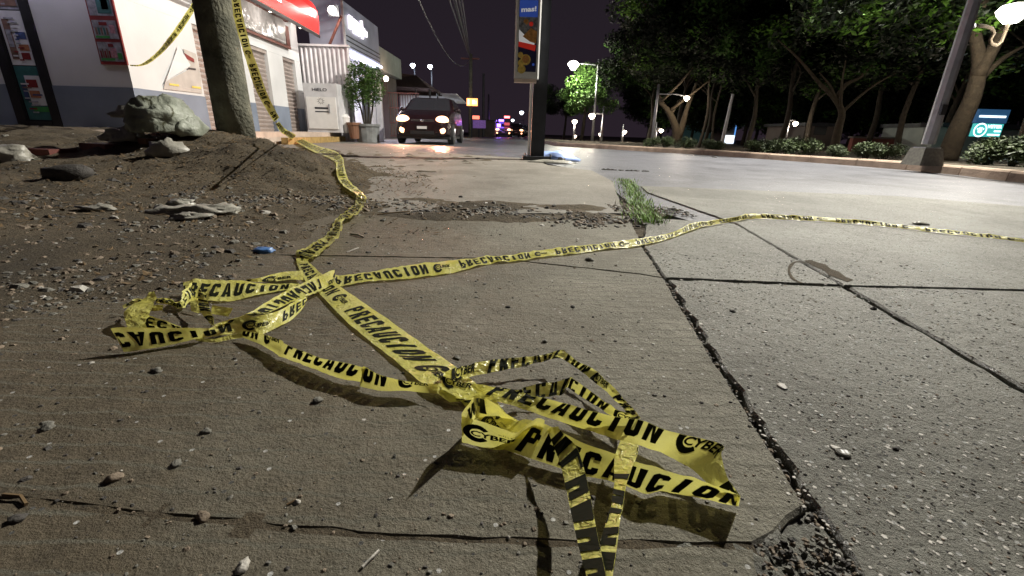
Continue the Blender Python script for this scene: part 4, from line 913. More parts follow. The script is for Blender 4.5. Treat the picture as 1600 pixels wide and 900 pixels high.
for q in range(10):
    a0 = q*.63; m_.add([(cx+math.cos(a0)*.05, 14.26, cz+math.sin(a0)*.05), (cx+math.cos(a0+.18)*.13, 14.26, cz+math.sin(a0+.18)*.11), (cx+math.cos(a0+.36)*.05, 14.26, cz+math.sin(a0+.36)*.05)], [(0, 1, 2)])
m_.box(cx-.2, cx+.2, 14.258, 14.262, ZB+.66, ZB+.71); m_.box(cx-.2, cx+.2, 14.258, 14.262, ZB+.57, ZB+.60); m_.build('emblem', 'text_dark', ic)
bk = MB(); bk.lathe((atY(540, 205, 14.7).x, 14.7, 0), [(.13, ZB), (.16, ZB+.42), (.17, ZB+.44), (.17, ZB+.46), (.10, ZB+.54), (.0, ZB+.56)], 14)
solo(bk, 'bucket', 'white_paint', (-5.75, 14.7, ZB), 'white plastic bucket with lid between the freezer and the clay pot', 'bucket')
bk = MB(); bk.lathe((atY(554, 207, 14.6).x, 14.6, 0), [(.13, .1), (.19, .50), (.22, .50), (.22, .58), (.18, .58), (.17, .52), (0, .52)], 14)
solo(bk, 'flower_pot', 'clay', (-5.30, 14.6, .1), 'brown clay pot beside the white bucket', 'pot')
px0 = atY(579, 205, 15.2).x+4.85; pp = MB(); pp.lathe((-4.85+px0, 14.9, 0), [(.34, 0), (.38, .48), (.42, .48), (.42, .55), (.34, .55), (.32, .44), (0, .44)], 14)
plr = empty('potted_tree', (-4.85+px0, 14.9, 0), 'small bushy green tree in a grey planter beneath the lit sign', 'tree')
pp.build('planter', 'planter', plr)
def leafmass(mb, blobs, n, size, rng, flat=.5):
    tot = sum(b[3]*b[4]*b[5] for b in blobs)
    for b in blobs:
        c = Vector(b[:3]); rr = Vector(b[3:6]); k = int(n*(b[3]*b[4]*b[5])/tot)
        for _ in range(k):
            d = Vector((rng.gauss(0, 1), rng.gauss(0, 1), rng.gauss(0, 1))).normalized()*(rng.random()**.45)
            p = c+Vector((d.x*rr.x, d.y*rr.y, d.z*rr.z))
            if noise.noise(p*2.2/max(.3, rr.x)) < -.22: continue
            e = Vector((rng.uniform(-1, 1), rng.uniform(-1, 1), rng.uniform(-.7, .4))).normalized(); n_ = e.cross(Vector((rng.uniform(-1, 1), rng.uniform(-1, 1), 1))).normalized()
            s = size*rng.uniform(.6, 1.4); mb.add([p-e*s, p+n_*s*.42, p+e*s, p-n_*s*.42], [(0, 1, 2, 3)], 0)
tk = MB()
for q in range(4): tk.tube([(px0-4.85+.04*q-.06, 14.9, .4), (px0-4.85+.1*(q-1.5), 14.9+.05*q, .95), (px0-4.85+.22*(q-1.5), 14.9, 1.7)], [.035, .03, .012], 6)
tk.build('trunk', 'bark', plr)
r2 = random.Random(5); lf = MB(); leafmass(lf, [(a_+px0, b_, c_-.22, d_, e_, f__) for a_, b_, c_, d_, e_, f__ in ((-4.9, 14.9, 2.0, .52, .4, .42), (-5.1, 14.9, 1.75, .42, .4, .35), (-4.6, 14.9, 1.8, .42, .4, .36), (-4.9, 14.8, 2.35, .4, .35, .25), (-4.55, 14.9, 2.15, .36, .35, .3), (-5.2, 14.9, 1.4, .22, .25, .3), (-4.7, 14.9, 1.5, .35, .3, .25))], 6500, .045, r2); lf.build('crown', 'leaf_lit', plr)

# ------------------------------------------------------------------ sign building, gate and market
sg = empty('sign_building', (-5.9, 17, 0), 'grey building with tall sign fascia carrying glowing white lettering', 'building')
XS = -5.72
m_ = MB(); m_.box(XS-1.2, XS, 16.4, 20.2, 2.95, 4.28); m_.build('fascia', 'sign_face', sg)
m_ = MB(); m_.box(XS-.06, XS+.01, 16.34, 16.395, 2.7, 4.33); m_.build('fascia_edge', 'steel_white', sg)
for z in (3.0, 3.14, 3.28):
    m_ = MB(); m_.box(XS+.002, XS+.03, 16.45, 20.18, z, z+.03); m_.build('fascia_rail', 'dark_steel', sg)
X_ = XS+.02
for (ya, yb, za, zb) in ((16.75, 16.85, 3.55, 3.95), (16.86, 17.05, 3.86, 3.95), (16.86, 17.05, 3.70, 3.77), (17.15, 17.25, 3.5, 3.93), (17.26, 17.5, 3.5, 3.58), (17.26, 17.5, 3.84, 3.92), (17.6, 17.7, 3.5, 3.9), (17.75, 17.95, 3.62, 3.7), (18.0, 18.1, 3.48, 4.05), (18.15, 18.3, 3.6, 3.85), (18.4, 18.55, 3.62, 3.80)):
    m_ = MB(); m_.box(X_, X_+.05, ya, yb, za, zb); m_.build('lit_letter', 'sign_glow', sg)
for bx in ((XS-.3, XS-.2, 16.6, 20.4, 2.80, 2.87), (XS-.02, XS+.04, 16.6, 20.4, 2.82, 2.88)):
    m_ = MB(); m_.box(*bx); m_.build('tube_light', 'tube_light', sg)
light('AREA', 'tube_lamp', sg, (XS+.35, 18.0, 2.75), 150, (.75, .74, 1), .3, sy=3.5, rot=(0, R_(-15), 0))
m_ = MB(); m_.box(XS-1.2, XS-.55, 16.42, 22.2, 0, 2.94); m_.build('wall', 'wall_white', sg)
for y in (17.2, 19.2): m_ = MB(); m_.box(XS-.54, XS-.5, y, y+.9, .3, 2.2); m_.build('doorway', 'dark_steel', sg)
for xa_, xb_ in ((584.5, 589), (590, 598)):
    m_ = MB(); m_.box(atY(xa_, 200, 16.6).x, atY(xb_, 200, 16.6).x, 16.6, 16.7, 0, atY(590, 152, 16.6).z); m_.build('shutter_panel', 'steel_white', sg)
nb = empty('grey_hall', (-6.2, 22, 0), 'lower grey-green building front beyond the lit sign building', 'building')
m_ = MB(); m_.box(XS-1.3, XS-.02, 20.22, 23.9, 2.75, 3.62); m_.build('fascia', 'panel_green', nb)
m_ = MB(); m_.box(XS-1.3, XS-.3, 22.22, 23.9, 0, 2.74); m_.build('wall', 'far_wall', nb)
wl_ = atX(603, 123, XS+.1); m_ = MB(); m_.blob(wl_, .11, 10, 8); m_.build('wall_lamp', 'lamp_warm', nb); light('POINT', 'wall_lamp_bulb', nb, wl_+Vector((.25, 0, -.05)), 30, (1, .55, .35), .08)
# iron gate
gt_ = empty('iron_gate', (-5.1, 22.3, 0), 'reddish iron gate with vertical bars beside the parked car', 'gate')
for k in range(15):
    m_ = MB(); x = atY(600, 200, 22.3).x+k*.12; m_.box(x-.012, x+.012, 22.29, 22.31, .1, 2.0); m_.build('bar', 'wood_brown', gt_)
for z in (.1, .7, 1.35, 2.0): m_ = MB(); m_.box(atY(600, 200, 22.3).x-.05, atY(600, 200, 22.3).x+1.75, 22.27, 22.288, z, z+.04); m_.build('rail', 'wood_brown', gt_)
# market stall with lit interior and awning
mk = empty('market_stall', (-5.5, 26, 0), 'market stall with white lit interior under a brown pitched awning', 'market stall')
m_ = MB(); m_.add([(-8.5, 24, 2.5), (-4.4, 24, 2.4), (-4.4, 32, 2.4), (-8.5, 32, 2.5), (-6.9, 27, 3.4), (-5.9, 28, 3.4)], [(0, 1, 5, 4), (1, 2, 5), (2, 3, 4, 5), (3, 0, 4)]); m_.build('awning', 'roof_thatch', mk)
for k, (x, y) in enumerate(((-6.3, 24.5), (-5.2, 24.5), (-4.5, 24.6), (-4.5, 27), (-4.5, 30))): m_ = MB(); m_.tube([(x, y, 0), (x, y, 2.38)], .05, 6); m_.build('post', 'dark_steel', mk)
m_ = MB(); m_.box(-7.5, -4.3, 30.4, 30.5, .6, 2.5); m_.build('back_panel', 'poster_white', mk)
for k in range(5): m_ = MB(); m_.box(-6.9+k*.55, -6.75+k*.55, 30.2, 30.35, 1.5, 1.56+.35*(k % 2)); m_.build('strip_light', 'lamp_cool', mk)
light('AREA', 'stall_lamp', mk, (-5.5, 28, 2.5), 160, (.8, .86, 1), 1.2)
for k in range(9):
    m_ = MB(); y = 26+k*.6; m_.box(-4.2, -3.3, y, y+.3, 2.28-.02*k, 2.34-.02*k); m_.build('awning_slat', 'steel_white', mk)

# ------------------------------------------------------------------ lamps
def lamp_post(name, base, height, head, mat, label, cat='street lamp', group=None, power=0, color=(1, .85, .7), rad=.045, arm=None, globe=.16, ptmat='galv', soft=.12):
    r = empty(name, base, label, cat, group)
    m = MB(); b = Vector(base); top = Vector((b.x, b.y, height)); m.tube([b, b.lerp(top, .5), top], [rad*1.2, rad, rad*.8], 8); m.build('pole', ptmat, r, smooth=True)
    h = Vector(head); m = MB()
    if (h-top).length > .3:
        m.tube([top-Vector((0, 0, .3)), top.lerp(h, .6)+Vector((0, 0, -.05)), h+Vector((0, 0, .05))], rad*.5, 6); m.build('arm', ptmat, r)
    m = MB(); m.lathe(h, [(globe*.35, -globe*.9), (globe, -globe*.1), (globe*1.05, globe*.1), (globe*.7, globe*.5), (0.001, globe*.7)], 12); m.build('lantern', mat, r, smooth=True)
    if power: light('POINT', 'lantern_bulb', r, h+Vector((0, 0, -globe*1.3)), power, color, soft)
    return r
# floodlight on slanted arm behind the corrugated wall
fl = empty('floodlight', (-6.2, 15.6, 3.2), 'bright floodlight on a slanted rusty arm above the corrugated wall', 'lamp')
fh = atY(519, 16, 15.2); m_ = MB(); m_.tube([atY(514, 72, 15.8), atY(533, 26, 15.6), fh], .045, 8); m_.build('arm', 'wood_brown', fl)
m_ = MB(); m_.blob(fh, (.13, .08, .12), 12, 8); m_.build('lens', 'lamp_white', fl, smooth=True)
m_ = MB(); m_.box(fh.x-.16, fh.x+.16, fh.y+.085, fh.y+.16, fh.z-.14, fh.z+.16); m_.build('housing', 'dark_steel', fl)
light('POINT', 'flood_bulb', fl, fh+Vector((.1, -.25, -.1)), P_FLOOD, (1, .9, .82), .12)
for i, (x, y, Y) in enumerate(((645, 102, 34), (672, 104, 34))):
    h = atY(x, y, Y); lamp_post('flood_lamp', (h.x, h.y+.5, 0), h.z, h, 'lamp_cool', ('left' if i == 0 else 'right')+' one of the twin cool white lights on masts above the market stall', 'street lamp', 'twin mast lights over the market', 60, (.8, .86, 1), .06, globe=.17, ptmat='dark_steel')
for i, (x, y, Y, lab) in enumerate(((815, 176, 60, 'cool white street lamp far down the road above the police lights'), (801, 188, 85, 'smallest street lamp at the far end of the road'))):
    h = atY(x, y, Y); lamp_post('street_lamp', (h.x+2, h.y, 0), h.z+.3, h, 'lamp_cool', lab, 'street lamp', 'street lamps down the road', 0, globe=.26, ptmat='dark_steel')
# park lamps on the median
PL = [(1073, 153, 16.5, .13, 30, 'bright flared park lamp beside the forked pale trunk', (1.0, 0)), (925, 181, 21, .19, 45, 'park lamp on the angled post left of the dark trees', (-.5, 0)), (898, 190, 26, .19, 30, 'low park lamp just right of the advert column', (0, 0)),
      (976, 206, 27, .16, 15, 'small dim park lamp between the road and the hedges', (.1, 0)), (1033, 204, 24, .15, 15, 'small park lamp left of the forked pale trunk', (.25, 0)), (1243, 193, 17, .12, 22, 'park lamp with short pole in front of the low dark house', (.25, 0)),
      (898, 213, 40, .2, 0, 'faint lamp under the low park lamp', (0, 0)), (938, 210, 38, .18, 0, 'tiny street lamp far behind the angled post', (0, 0)), (1502, 174, 13, .12, 35, 'small lamp glowing between the big trunk and the clinic sign', (0, 0)), (853, 153, 24, .0, 0, '', (0, 0))]
for x, y, Y, gl_, pw, lab, (ox, oy) in PL:
    if not lab: continue
    h = atY(x, y, Y); lamp_post('park_lamp', (h.x-ox, h.y+.02, .1), h.z+(.4 if ox else -.1), h, 'lamp_warm', lab, 'park lamp', 'lit lamps in the park strip', pw*2.2, (1, .84, .66), .05, globe=gl_*.78)
# high lamp above the lit tree
h = atY(896, 101, 27.5); lamp_post('street_lamp', (h.x+1.4, h.y, .1), h.z+.3, h, 'lamp_white', 'tall street lamp glowing above the brightly lit green tree', 'street lamp', None, 900, (1, .97, .78), .07, globe=.30)
# thin leaning unlit post
a = atY(1128, 222, 17); b = atY(1145, 147, 17); m_ = MB(); m_.tube([(a.x, a.y, .1), (b.x, b.y, b.z)], [.07, .05], 8, 0); solo(m_, 'lamp_post', 'galv', (a.x, a.y, .1), 'plain pale pole without lamp in front of the blue lit sign', 'pole')

# big lamp column on the median, its cobra head above the frame, and the curled globe bracket
bp_ = g(1440, 256, .12); tp_ = Vector((bp_.x, bp_.y, 8.4))
bl = empty('street_lamp', (bp_.x, bp_.y, .12), 'tall galvanised lamp column on a concrete footing on the median at right', 'street lamp')
m_ = MB(); m_.tube([bp_+Vector((0, 0, .3)), Vector((bp_.x, bp_.y, 4)), tp_], [.088, .074, .06], 8); m_.build('column', 'galv', bl)
m_ = MB(); bx, by = bp_.x, bp_.y
m_.add([(bx-.19, by-.19, .1), (bx+.19, by-.19, .1), (bx+.19, by+.19, .1), (bx-.19, by+.19, .1), (bx-.14, by-.14, .36), (bx+.14, by-.14, .36), (bx+.14, by+.14, .36), (bx-.14, by+.14, .36)], [(4, 5, 6, 7), (0, 1, 5, 4), (1, 2, 6, 5), (2, 3, 7, 6), (3, 0, 4, 7)]); m_.build('footing', 'stone_grey', bl)
m_ = MB(); m_.box(bx-.12, bx+.12, by-.12, by+.12, .362, .38); m_.build('base_plate', 'galv', bl)
m_ = MB(); m_.box(bx-.05, bx+.03, by-.105, by-.083, .85, 1.0); m_.build('hatch', 'black_metal', bl)
hd = Vector((6.9, 8.9, 8.5)); m_ = MB(); m_.tube([tp_-Vector((0, 0, .1)), tp_+Vector((-.3, 0, .2)), hd+Vector((.2, 0, .05))], .035, 6); m_.build('arm', 'galv', bl)
m_ = MB(); m_.blob(hd, (.36, .14, .07), 12, 6); m_.build('cobra_head', 'galv', bl, smooth=True)
m_ = MB(); m_.box(hd.x-.26, hd.x+.05, hd.y-.08, hd.y+.08, hd.z-.085, hd.z-.072); m_.build('led_panel', 'lamp_white', bl)
light('SPOT', 'led_lamp', bl, hd+Vector((-.1, 0, -.16)), P_COBRA, (1, .95, .85), .13, cone=136, rot=(R_(-18), R_(30), 0))
gb = empty('globe_lamp', atY(1545, 240, 10.2), 'bright white globe lamp on a curled pale bracket at upper right', 'street lamp')
C_ = lambda x, y: atY(x, y, 9.3)
m_ = MB(); m_.tube([C_(1521, 40), C_(1540, 41), C_(1549, 44), C_(1553, 52), C_(1547, 62), C_(1549, 69), C_(1557, 71), C_(1564, 65), C_(1570, 50), C_(1577, 34)], .03, 8); m_.build('bracket', 'bark_pale', gb, smooth=True)
hc = C_(1584, 20); m_ = MB(); m_.lathe(hc, [(.10, -.16), (.22, -.03), (.25, .04), (.19, .12), (.02, .16)], 18); m_.build('globe', 'lamp_white', gb, smooth=True)
m_ = MB(); m_.tube([C_(1521, 36)+Vector((-.02, 0, -.02)), C_(1521, 44)+Vector((-.02, 0, 0))], .05, 8); m_.build('clamp', 'galv', gb)
light('POINT', 'globe_bulb', gb, hc+Vector((0, -.3, -.5)), P_GLOBE, (1, .9, .78), .2)

# ------------------------------------------------------------------ advert column in the middle
ac = empty('advert_column', g(836, 248, .022), 'dark steel column with a lit-up snack advert box and bolted base plate', 'advert sign')
b0 = g(838, 250, .0); ay = b0.y
xl, xr = atY(829, 245, ay).x, atY(848, 245, ay).x
m_ = MB(); m_.box(xl, xr+.02, ay, ay+.22, .06, 6.5); m_.build('column', 'dark_steel', ac)
m_ = MB(); m_.box(atY(817, 245, ay).x, atY(860, 245, ay).x, ay-.14, ay+.34, .0, .06); m_.build('base_plate', 'dark_steel', ac)
for dx in (-.06, .34):
    for dy in (-.1, .28): m_ = MB(); m_.tube([(xl+dx-.02, ay+dy, .06), (xl+dx-.02, ay+dy, .095)], .014, 6); m_.build('bolt', 'galv', ac)
m_ = MB(); m_.tube([Vector((atY(826, 245, ay).x, ay+.02, .07)), Vector((atY(826, 245, ay).x, ay+.02, 1.6))], .022, 8); m_.build('conduit', 'white_paint', ac)
yb_ = ay-.16; sx0, sx1 = atY(803, 115, yb_).x, atY(842, 115, yb_).x; sz0 = atY(822, 125, yb_).z; sz1 = atY(826, -9, yb_).z
m_ = MB(); wv = .035
pf_ = [(sx0, yb_+.02), (sx0+.02, yb_), (sx1-.02, yb_), (sx1, yb_+.02), (sx1, yb_+.155), (sx0, yb_+.155)]; m_.prism(pf_, sz0+.02, sz1); m_.build('sign_box', 'sign_box', ac)
m_ = MB(); m_.box(sx0+.005, sx1-.03, yb_+.01, yb_+.15, sz0-.03, sz0+.018); m_.build('rusty_underside', 'plinth', ac)
SW = sx1-sx0; SHh = sz1-sz0
m_ = MB()
def aq(a, b, c, d, mi, off=.003): m_.add([(sx0+SW*a, yb_-off, sz0+SHh*b), (sx0+SW*c, yb_-off, sz0+SHh*b), (sx0+SW*c, yb_-off, sz0+SHh*d), (sx0+SW*a, yb_-off, sz0+SHh*d)], [(0, 1, 2, 3)], mi)
def ap(pts, mi, off=.007): m_.add([(sx0+SW*a, yb_-off, sz0+SHh*b) for a, b in pts], [tuple(range(len(pts)))], mi)
def ac_(a, b, r, mi, off): ap([(a+r*math.cos(q*.449), b+r*SW/SHh*math.sin(q*.449)) for q in range(14)], mi, off)
k_ = 1.0
aq(.14, .10, .87, .94, 1)                       # navy ground
aq(.15, .62, .86, .935, 3, .005)                # pale field
aq(.15, .745, .86, .935, 0, .007)               # blue head
ap([(.15, .50), (.86, .47), (.86, .66), (.15, .66)], 3, .006)
ap([(.16, .42), (.75, .36), (.80, .50), (.45, .52), (.15, .60)], 2, .009)
ap([(.15, .40), (.80, .35), (.84, .42), (.15, .46)], 4, .010); ap([(.30, .52), (.62, .62), (.86, .58), (.84, .44), (.6, .46)], 5, .0105)
ac_(.42, .69, .10, 5, .009); ac_(.62, .665, .08, 4, .0095); ac_(.33, .655, .07, 3, .010)
ac_(.45, .245, .20, 6, .009); ac_(.27, .205, .13, 6, .0095); ac_(.24, .30, .11, 6, .0085); ac_(.30, .13, .16, 6, .008); ac_(.45, .25, .14, 5, .010); ac_(.76, .19, .05, 0, .009)
text_on(m_, 'mas!', (sx0+SW*.22, yb_-.012, sz0+SHh*.795), (1, 0, .08), (0, 0, 1), SW*.58, SHh*.06, 2, .04)
m_.build('advert_print', ['ad_blue', 'ad_navy', 'ad_white', 'ad_grey', 'ad_red', 'ad_bun', 'ad_gold'], ac)

# ------------------------------------------------------------------ cars
def make_car(paint, label, cat, group, loc, rz, lit=True):
    r = empty('parked_car', loc, label, cat, group, rz)
    # local frame: front towards -y, width x
    stn = [(-2.08, .34, .55, .60, .62), (-2.0, .24, .68, .70, .78), (-1.75, .20, .84, .86, .84), (-1.2, .20, .96, .98, .86), (-.85, .20, 1.0, 1.02, .87), (-.1, .20, 1.0, 1.46, .87), (.7, .20, 1.0, 1.50, .87), (1.5, .20, 1.0, 1.44, .86), (1.95, .24, .98, 1.05, .82), (2.08, .34, .9, .92, .74)]
    m = MB(); vs = []; nr = 12
    for (y, zb, zl, zt_, w_) in stn:
        rw = w_*.76 if zt_ > 1.2 else w_*.9
        ring = [(w_*.80, zb), (w_*.97, zb+.08), (w_, (zb+zl)*.5), (w_*.96, zl), (rw, zt_-.05*(zt_ > 1.2)), (rw*.75, zt_)]
        vs += [(x, y, z) for x, z in ring]+[(-x, y, z) for x, z in reversed(ring)]
    fs = [(i*nr+j, i*nr+(j+1) % nr, (i+1)*nr+(j+1) % nr, (i+1)*nr+j) for i in range(len(stn)-1) for j in range(nr)]+[tuple(range(nr)), tuple((len(stn)-1)*nr+j for j in reversed(range(nr)))]
    m.add(vs, fs); body = m.build('body', paint, r, local=True, smooth=False)
    m = MB(); m.add([(-.72, -.83, 1.035), (.72, -.83, 1.035), (.60, -.16, 1.44), (-.60, -.16, 1.44)], [(0, 1, 2, 3)]); m.build('windscreen', 'car_glass', r, local=True)
    for s in (-1, 1):
        for (ya, yb, yc, yd) in ((-.62, .25, .25, -.12), (.32, 1.05, 1.05, .32), (1.12, 1.6, 1.42, 1.12)):
            m = MB(); m.add([(s*.845, ya, 1.03), (s*.845, yb, 1.03), (s*.69, yc, 1.40), (s*.69, yd, 1.40)], [(0, 1, 2, 3)]); m.build('side_window', 'car_glass', r, local=True)
        m = MB(); m.blob((s*.93, -.55, 1.06), (.09, .06, .07), 8, 6); m.build('wing_mirror', paint, r, local=True, smooth=True)
        # lamps
        m = MB(); m.blob((s*.60, -1.95, .72), (.20, .12, .12), 12, 8); m.build('headlight', 'head_glow' if lit else 'chrome', r, local=True, smooth=True)
        m = MB(); m.blob((s*.60, -2.03, .42), (.11, .06, .10), 12, 8); m.build('fog_lamp', 'fog_glow' if lit else 'chrome', r, local=True, smooth=True)
        m = MB(); m.box(s*.3-.09, s*.3+.09, 2.05, 2.09, .7, .8); m.build('tail_light', 'red', r, local=True)
        for y in (-1.33, 1.30):
            m = MB(); m.tube([(s*.70, y, .31), (s*.72, y, .31), (s*.88, y, .31), (s*.895, y, .31)], [.27, .31, .31, .27], 20); wh = m.build('wheel', 'rubber', r, local=True)
            m = MB(); m.tube([(s*.88, y, .31), (s*.905, y, .31)], .19, 16)
            for q in range(5): 
                a = q*1.2566; m.tube([(s*.905, y, .31), (s*.912, y+.17*math.cos(a), .31+.17*math.sin(a))], .022, 5)
            rm = m.build('rim', 'chrome', wh, local=True)
    m = MB()
    for k in range(4): m.box(-.34, .34, -2.03, -2.005, .60+.035*k, .615+.035*k)
    m.build('grille', 'chrome', r, local=True)
    m = MB(); m.blob((0, -2.04, .69), (.05, .015, .04), 10, 6); m.build('badge', 'chrome', r, local=True)
    m = MB(); m.box(-.36, .36, -2.10, -2.06, .30, .40); m.build('lower_intake', 'black_metal', r, local=True)
    m = MB(); m.box(-.15, .15, -2.115, -2.102, .45, .53); m.build('number_plate', 'plate', r, local=True)
    m = MB(); m.box(-.82, .82, -1.95, 2.0, .16, .24); m.build('underbody', 'black_metal', r, local=True)
    return r
cx_ = atY(661, 215, 14.5).x
car = make_car('car_paint', 'dark red hatchback with headlights and fog lamps glowing in the driveway', 'car', None, (cx_-.02, 16.4, 0), R_(1))
for s in (-1, 1):
    c_ = Vector((cx_+s*.58, 14.2, .62)); light('SPOT', 'headlight_beam', None, c_, 230, (1, .42, .24), .06, cone=100, rot=(R_(82), 0, R_(180) if False else 0))
for o in [o for o in COL.objects if o.name.startswith('headlight_beam')]:
    o.rotation_euler = (R_(-84), 0, 0); o.parent = car; o.matrix_parent_inverse = car.matrix_world.inverted(); loc_w = o.location.copy()
    o.matrix_parent_inverse = Matrix.Identity(4); o.location = Matrix.Rotation(-R_(1), 4, 'Z') @ (loc_w-Vector(car.location)); 
far = [(787, 50, 'car_dark', 'police vehicle with blue and red roof beacons far down the road', 'police car'), (806, 54, 'car_dark', 'car with bright headlights far down the road beside the police vehicle', 'car'), (820, 60, 'car_dark', 'farthest oncoming car, rightmost of the far headlights', 'car')]
for i, (x, Y, pm2, lab, ct) in enumerate(far):
    p = atY(x, 212, Y); c = copy_tree(car); c.location = (p.x, Y, 0); c.rotation_euler = (0, 0, 0); c['label'] = lab; c['category'] = ct; c['group'] = 'vehicles far down the road'
    c.name = 'police_car' if i == 0 else 'distant_car'
    for ch in list(c.children):
        if ch.type == 'LIGHT': bpy.data.objects.remove(ch)
        elif ch.name.startswith('body') or ch.name.startswith('wing'):
            ch.data = ch.data.copy(); ch.data.materials[0] = MT['car_dark']
    if i == 0:
        m = MB(); m.box(-.55, -.02, -.1, .2, 1.55, 1.75); m.build('blue_beacon', 'police_blue', c, local=True)
        m = MB(); m.box(.02, .6, -.1, .2, 1.9, 2.1); m.build('red_beacon', 'police_red', c, local=True)
        m = MB(); m.box(-.7, -.3, -1.2, -1.0, 1.0, 1.3); m.build('grille_beacon', 'police_blue', c, local=True)
        light('POINT', 'beacon_lamp', None, (p.x-.4, Y-.6, 2.0), 60, (.3, .15, 1), .1)
        lo = COL.objects[-1]; lo.parent = c; lo.location = (-.3, -2.4, 1.6)
        light('POINT', 'beacon_lamp', None, (0, 0, 0), 30, (1, .2, .15), .1); lo = COL.objects[-1]; lo.parent = c; lo.location = (.4, -2.4, 1.8)

# ------------------------------------------------------------------ distant pole, cables, signs on the left
wp_ = empty('utility_pole', (-4.0, 38, 0), 'slim pale utility pole far behind the car where the cables meet', 'utility pole')
P0 = atY(735, 216, 38); P1 = atY(738, 93, 38)
m_ = MB(); m_.tube([(P0.x, 38, 0), (P0.x+.05, 38, P1.z+.4)], [.17, .12], 10); m_.build('shaft', 'pole_concrete', wp_, smooth=True)
m_ = MB(); m_.box(P0.x-.7, P0.x+.7, 37.93, 38.0, P1.z, P1.z+.1); m_.build('crossarm', 'wood_brown', wp_)
M('cable', (.10, .10, .11), .5, .1)
for i, (xt, sag) in enumerate(((683, 3.0), (702, .4), (708, .3), (712, .5), (717, .35), (722, .4))):
    a = Vector((P0.x, 38, P1.z+.05*i)); b = atY(xt, -6, 20.5); c = a+(b-a)*2.1; pts = []
    for k in range(19):
        t = k/18; q = a.lerp(c, t); q.z -= sag*4*t*(1-t)*(1 if i == 0 else .6); q.z += (sag*4*.476*.524)*(1 if i == 0 else .6)*t; pts.append(q)
    m_ = MB(); m_.tube(pts, .030 if i else .022, 5); solo(m_, 'cable', 'cable', tuple(a), 'slack overhead cable drooping leftmost from the far pole' if i == 0 else ['', 'leftmost', 'second', 'third', 'fourth', 'rightmost'][i]+' of the taut overhead cables running to the far pole', 'cable', None if i == 0 else 'taut overhead cables')
for i, (x, Y, hh) in enumerate(((755, 42, 5.2), (763, 48, 4.0))):
    p = atY(x, 216, Y); m_ = MB(); m_.tube([(p.x, Y, 0), (p.x, Y, hh)], [.12, .09], 8); solo(m_, 'dark_post', 'dark_steel', (p.x, Y, 0), ('taller' if i == 0 else 'shorter')+' dark post just right of the orange sign', 'post', 'dark posts beyond the car')
os_ = empty('orange_sign', atY(738, 165, 36), 'glowing orange box sign hung on the far pole', 'sign')
m_ = MB(); a, b = atY(729.5, 165, 36), atY(746, 154, 36); m_.box(a.x, b.x, 35.9, 36.2, a.z, b.z); m_.build('box', 'orange_sign', os_)
m_ = MB(); m_.box(a.x+.08, a.x+.2, 35.88, 35.898, a.z+.08, b.z-.08); m_.box(a.x+.42, a.x+.6, 35.88, 35.898, a.z+.1, b.z-.1); m_.box(a.x+.66, b.x-.06, 35.88, 35.898, a.z+.1, b.z-.16); m_.build('print', 'orange_print', os_)
m_ = MB(); m_.tube([(a.x+.35, 36.05, 0), (a.x+.35, 36.05, a.z)], .05, 6); m_.build('post', 'dark_steel', os_)
rs = empty('red_sign', atY(744, 190, 40), 'small red lit sign above a purple panel far behind the car', 'sign')
m_ = MB(); a, b = atY(738, 186, 40), atY(749, 177, 40); m_.box(a.x, b.x, 39.9, 40.1, a.z, b.z-.2); m_.build('lit_face', 'red_sign', rs)
m_ = MB(); a, b = atY(739, 200, 40), atY(759, 188, 40); m_.box(a.x, b.x, 39.9, 40.05, a.z, b.z); m_.build('panel', 'purple_panel', rs)
m_ = MB(); m_.tube([(a.x+.5, 40, 0), (a.x+.5, 40, a.z)], .06, 6); m_.build('post', 'dark_steel', rs)
kb = empty('roadside_kiosk', (P0.x+1.5, 46, 0), 'low dark kiosk beyond the far pole', 'kiosk'); p = atY(757, 215, 46)
m_ = MB(); m_.box(p.x-1.2, p.x+1.0, 46, 48, 0, 1.5); m_.build('wall', 'far_wall', kb); m_ = MB(); m_.box(p.x-1.35, p.x+1.15, 45.8, 48.2, 1.502, 1.6); m_.build('roof', 'dark_steel', kb)

# ------------------------------------------------------------------ rubbish
def crumple(name, c, rr, mat, label, cat, seed, n=26, m=18, jit=.5, ridg=.35):
    mb = MB(); vs = []; fs = []
    for i in range(m+1):
        th = math.pi*i/m
        for j in range(n):
            ph = 2*math.pi*j/n; d = Vector((math.sin(th)*math.cos(ph), math.sin(th)*math.sin(ph), math.cos(th)))
            k = 1+jit*noise.noise(d*1.6+Vector((seed, 0, 0)))+ridg*abs(noise.noise(d*4.2+Vector((0, seed, 0))))-.2*abs(noise.noise(d*9+Vector((0, 0, seed))))
            vs.append(Vector((d.x*rr[0], d.y*rr[1], max(-.35, d.z)*rr[2]))*k)
    for i in range(m):
        for j in range(n): fs.append((i*n+j, (i+1)*n+j, (i+1)*n+(j+1) % n, i*n+(j+1) % n))
    mb.add(vs, fs); o = mb.build(name, mat, smooth=True); o.location = c; return tag(o, label, cat)
def onp(x, y): return on(x, y)
p = on(262, 216); bgp = empty('rubbish_bag', (p.x, p.y, p.z), 'large knotted translucent green-white rubbish bag beside the pole', 'rubbish bag')
sc_ = p.y/690
bb = crumple('bag_body', (0, 0, .12), (.31*p.y/5.2, .28, .27*p.y/5.2), 'bag_plastic', None, None, 3.3, 48, 30, .24, .10); bb.parent = bgp
bb2 = crumple('bag_neck', (-.34*p.y/5.2, -.02, .24*p.y/5.2), (.15, .05, .05), 'bag_white', None, None, 8.1, 14, 8, .7, .6); bb2.parent = bgp
bb3 = crumple('bag_fold', (.24*p.y/5.2, .03, .09*p.y/5.2), (.12*p.y/5.2, .16, .15*p.y/5.2), 'bag_plastic', None, None, 14.7, 30, 20, .3, .25); bb3.parent = bgp
